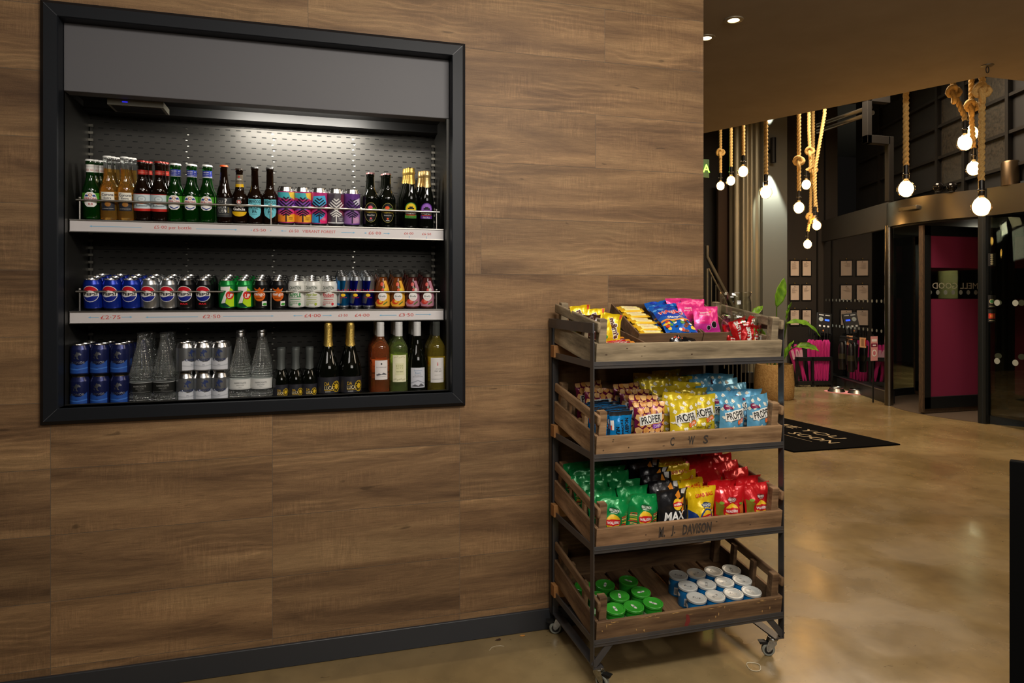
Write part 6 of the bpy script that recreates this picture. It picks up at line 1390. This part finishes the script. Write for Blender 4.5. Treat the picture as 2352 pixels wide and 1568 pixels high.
plant_leaf(1728, 726, PD+.1, (.7,.2,.55), .26, .06, .2, 5, .2, (-.06,.05))
plant_leaf(1756, 800, PD, (-.3,-.2,1), .3, .06, .2, 6, .2, (-.03,.02))
plant_leaf(1797, 830, PD-.1, (.3,-.3,1), .32, .06, .3, 7, .2, (.0,.03))
# ---------------------------------------------------------------- umbrella stand, pad stand, bowls
us = atZ(1866, 888, 0); t = thing('umbrella_stand', 'black metal stand holding furled magenta umbrellas', 'umbrella stand', (us.x, us.y, 0), rotz=-.25)
SB = mat('stand_black', (16,16,17), .45)
for x in (-.24, .0, .30):
    for y in (-.0, .20):
        mb = MB(); mb.box(x-.018, x+.018, y-.018, y+.018, 0, .46, SB); mb.build('leg', t, bevel=.002)
for z in (.40, .03):
    mb = MB(); mb.box(-.258, .318, -.018, .018, z, z+.06, SB); mb.box(-.258, .318, .182, .218, z, z+.06, SB); mb.box(-.258,-.222,.018,.182,z,z+.06,SB); mb.box(.282,.318,.018,.182,z,z+.06,SB); mb.build('frame_rail', t, bevel=.002)
PINK = mat('umbrella_magenta', (190,40,120), .5, spec=.4); PINKW = mat('umbrella_silver_print', (220,170,190), .4)
k = 0
for x in (.03, .075, .12, .165, .21, .255):
    for y in (.05, .13):
        z0 = .06; Mx = Matrix.Translation((us.x, us.y, 0)) @ Matrix.Rotation(-.25, 4, 'Z') @ T(x, y, z0, k*.7, random.Random(k).uniform(-.03,.03), random.Random(k+9).uniform(-.04,.04)); 
        u = thing('umbrella', 'furled magenta umbrella in the stand, %s row, %s from the left' % (('front', 'back')[k % 2], ('first','second','third','fourth','fifth','sixth')[k//2]), 'umbrella', group='magenta umbrellas in the stand', M=Mx)
        mb = MB(); V = []; n = 24; zs = [0,.06,.2,.36,.5,.62,.66]; rs = [.008,.016,.024,.028,.032,.03,.012]
        for z, r in zip(zs, rs):
            for q in range(n): rr2 = r*(1+.28*math.cos(8*2*PI*q/n+z*6)); V.append((rr2*math.cos(2*PI*q/n), rr2*math.sin(2*PI*q/n), z))
        mb.add(V, [(i*n+q, i*n+(q+1)%n, (i+1)*n+(q+1)%n, (i+1)*n+q) for i in range(len(zs)-1) for q in range(n)], PINK); mb.build('canopy', u, smooth=70)
        mb = MB(); mb.tube([(0,0,-.05),(0,0,.74)], .006, SB, 8); mb.lathe([(.011,.72),(.013,.80),(.008,.84)], SB, 12); mb.build('handle', u); k += 1
for i, (x, ry) in enumerate(((-.17, -.25), (-.10, -.12), (-.05, -.32), (-.20, -.05))):
    Mx = Matrix.Translation((us.x, us.y, 0)) @ Matrix.Rotation(-.25, 4, 'Z') @ T(x, .08, .05, 0, 0, ry)
    u = thing('umbrella', 'loosely folded magenta umbrella leaning at the left of the stand, %s' % ('most tilted', 'upright one', 'rightmost', 'leftmost')[i], 'umbrella', group='magenta umbrellas in the stand', M=Mx)
    mb = MB(); mb.lathe([(.008,0),(.02,.12),(.030,.34),(.040,.50),(.020,.60)], PINK, 10); mb.box(-.02,.02,-.042,-.038,.38,.52,PINKW); mb.build('canopy', u, smooth=20)
    mb = MB(); mb.tube([(0,0,-.04),(0,0,.66)], .006, SB, 8); mb.build('handle', u)
# payment pad on a slatted stand behind
pk = atD(1893, 742, 10.6); t = thing('payment_kiosk', 'tilted black information screen on a slatted black stand', 'kiosk', (pk.x, pk.y, 0))
Mk = T(0, 0, pk.z, -.35, -.25, .12)
mb = MB(); mb.box(-.11,.11,0,.03,-.16,.16,SB, Mk); mb.build('screen_case', t, bevel=.004)
mb = MB(); art(mb, [('r', -100,-150,100,150, C(14,14,18)), ('r', -82, 122, -10, 134, W_), ('r', 14, 124, 84, 134, W_), ('e', -50, 60, 34, 34, C(170,176,170)), ('r', 10, 40, 76, 66, mat('screen_blue', (40,80,255), .5, emit=3)), ('r', -80, -60, -50, -34, W_), ('r', -16, -60, 14, -34, W_), ('r', 46, -60, 76, -34, W_), ('e', -10,-120,14,14, C(200,120,60))], lambda u, v, l: tuple(Mk @ Vector((u, -.001-.0004*l, v))), []); mb.build('screen', t, smooth=0)
mb = MB()
for i in range(7): mb.box(-.12+i*.036, -.105+i*.036, .02, .05, 0, pk.z-.16, SB)
mb.box(-.13,.13,-.02,.09,pk.z-.19,pk.z-.155,SB); mb.build('slatted_stand', t, smooth=0)
# small notices low on the dark glazing, extinguisher shapes for a reflection, folded sign
for i, (px, rgb) in enumerate(((1927, (206,150,110)), (1954, (206,160,120)))):
    y = 8.25-i*.42; z = atX(px, 791, FXc(y)).z
    t = thing('small_notice', 'small pale notice with red print low on the glazing, %s one' % ('left', 'right')[i], 'notice', (FXc(y)-.004, y, .74), 'small notices on the glazing')
    mb = MB(); mb.box(-.003, 0, -.10, .10, -.07, .07, C(*rgb)); mb.box(-.0035,-.003,-.07,-.0,-.05,.05,C(180,50,40)); mb.box(-.0035,-.003,.02,.07,-.05,.05,C(150,110,80)); mb.build('notice_sheet', t, smooth=0)
EXT = mat('extinguisher_dim_reflection', (14,8,8), .35)  # solid bodies, darkened to stand in for a dim mirror image in the glass
for i, y in enumerate((8.42, 8.12)):
    x = FXc(y)-.09; t = thing('extinguisher_reflection', 'dark extinguisher shape added for a reflection in the glazing, %s one' % ('further', 'nearer')[i], 'fire extinguisher', (x, y, .26), 'extinguisher shapes standing for reflections')
    mb = MB(); mb.lathe([(.045,.04),(.05,.06),(.05,.36),(.035,.42),(.015,.46)], EXT, 24); mb.lathe([(.0515,.20),(.0515,.28)], C(48,44,28), 24, cap=False); mb.build('cylinder', t)
    mb = MB(); mb.box(-.02,.02,-.09,.03,.46,.50,BLK); mb.box(-.012,.012,-.13,.03,.52,.54,BLK); mb.build('lever', t)
    mb = MB(); mb.tube([(0,-.06,.48),(-.05,-.13,.42),(-.04,-.12,.25),(0,-.10,.12)], .012, BLK, 8); mb.build('hose', t)
pm = atZ(1952, 901, 0); pm.x -= .06; t0 = MB(); Mm = T(pm.x, pm.y, 0, -.95)
P = ell(0, 0, .30, .16, n=28); t0.add([(x,y,z) for z in (0,.006) for x,y in P], [tuple(range(28)), tuple(reversed(range(28,56)))]+[(i,(i+1)%28,28+(i+1)%28,28+i) for i in range(28)], mat('pink_silicone', (222,140,140), .6)); o = t0.build('bowl_mat'); o.matrix_world = Mm; tag(o, 'pink oval mat under two steel dog bowls', 'mat')
for i, dx in enumerate((-.135, .135)):
    mb = MB(); mb.lathe([(.12,0),(.085,.055),(.09,.06),(.095,.055),(.075,.02),(1e-5,.015)], SS, 32, cap=False); o = mb.build('dog_bowl'); o.matrix_world = Mm @ T(dx, 0, .0065); tag(o, 'steel dog bowl on the pink mat, %s of the two' % ('left', 'right')[i], 'dog bowl', 'steel dog bowls')
ps = atD(2008, 800, 8.95); t = thing('hanging_sign', 'narrow pink and white paper sign beside the left door jamb', 'sign', (ps.x, ps.y, ps.z))
mb = MB(); mb.box(-.055,.055,0,.004,-.16,.16,C(214,150,150)); art(mb, [('r', -42, 90, 42, 122, C(240,236,230)), ('r', -50, 20, 50, 66, C(120,30,60)), ('r', -26, 34, 26, 50, W_), ('e', 0, -60, 38, 46, C(240,236,230)), ('e', 0, -60, 24, 30, C(206,120,130))], lambda u, v, l: (u, -.0004*l-.0004, v), []); mb.build('sign_sheet', t, smooth=0)
mb = MB(); mb.tube([(0,.02,-ps.z),(0,.02,.18)], .010, SB, 8); mb.build('sign_pole', t)
# near black counter end at the right edge
cb = atD(2318.5, 1057, 2.0); t = MB(); t.box(0, 1.2, 0, .035, 0, cb.z-.002, mat('counter_black', (6,6,6), .9, spec=.1)); o = t.build('screen_panel', bevel=.003); o.matrix_world = T(cb.x, cb.y, 0, -.96); tag(o, 'matt black upright panel at the right edge of the view', 'screen panel')
# litter
pr_ = atZ(1732, 1530, .002); mb = MB(); mb.tube([Vector((pr_.x+.026*math.cos(a)*(1+.15*math.sin(2*a)), pr_.y+.030*math.sin(a)*(1-.2*math.cos(a)), .0018)) for a in [2*PI*k/30 for k in range(30)]], .0016, mat('rubber_band', (206,196,170), .6), 6, closed=True); tag(mb.build('rubber_band'), 'pale rubber band lying on the floor in front of the trolley', 'rubber band')
for i, (px, py, s, rgb, nm, lb) in enumerate(((1145, 1469, .012, (60,40,30), 'leaf_scrap', 'dark curled leaf scrap on the floor near the baseboard'), (1162, 1455, .006, (40,110,60), 'paper_scrap', 'tiny green scrap against the baseboard'), (1201, 1459, .011, (190,130,60), 'crumb', 'orange brown crumb on the floor near the castor'))):
    p = atZ(px, py, .001); mb = MB(); r = random.Random(i+2); V = [(s*(1.4 if k % 2 else .8)*math.cos(k*1.05), s*.7*math.sin(k*1.05), .001+.003*r.random()) for k in range(6)]; mb.add(V+[(0,0,.004)], [(k, (k+1) % 6, 6) for k in range(6)]+[(5,4,3,2,1,0)], C(*rgb)); o = mb.build(nm, smooth=0); o.location = (p.x, p.y, 0); tag(o, lb, 'litter')
p0 = [atZ(x, y, .001) for x, y in ((1124,1493),(1130,1486),(1140,1483),(1150,1482),(1158,1484))]; mb = MB(); mb.tube(p0, .0007, mat('rubber_band'), 5); tag(mb.build('thread'), 'thin pale thread on the floor by the wood wall', 'litter')
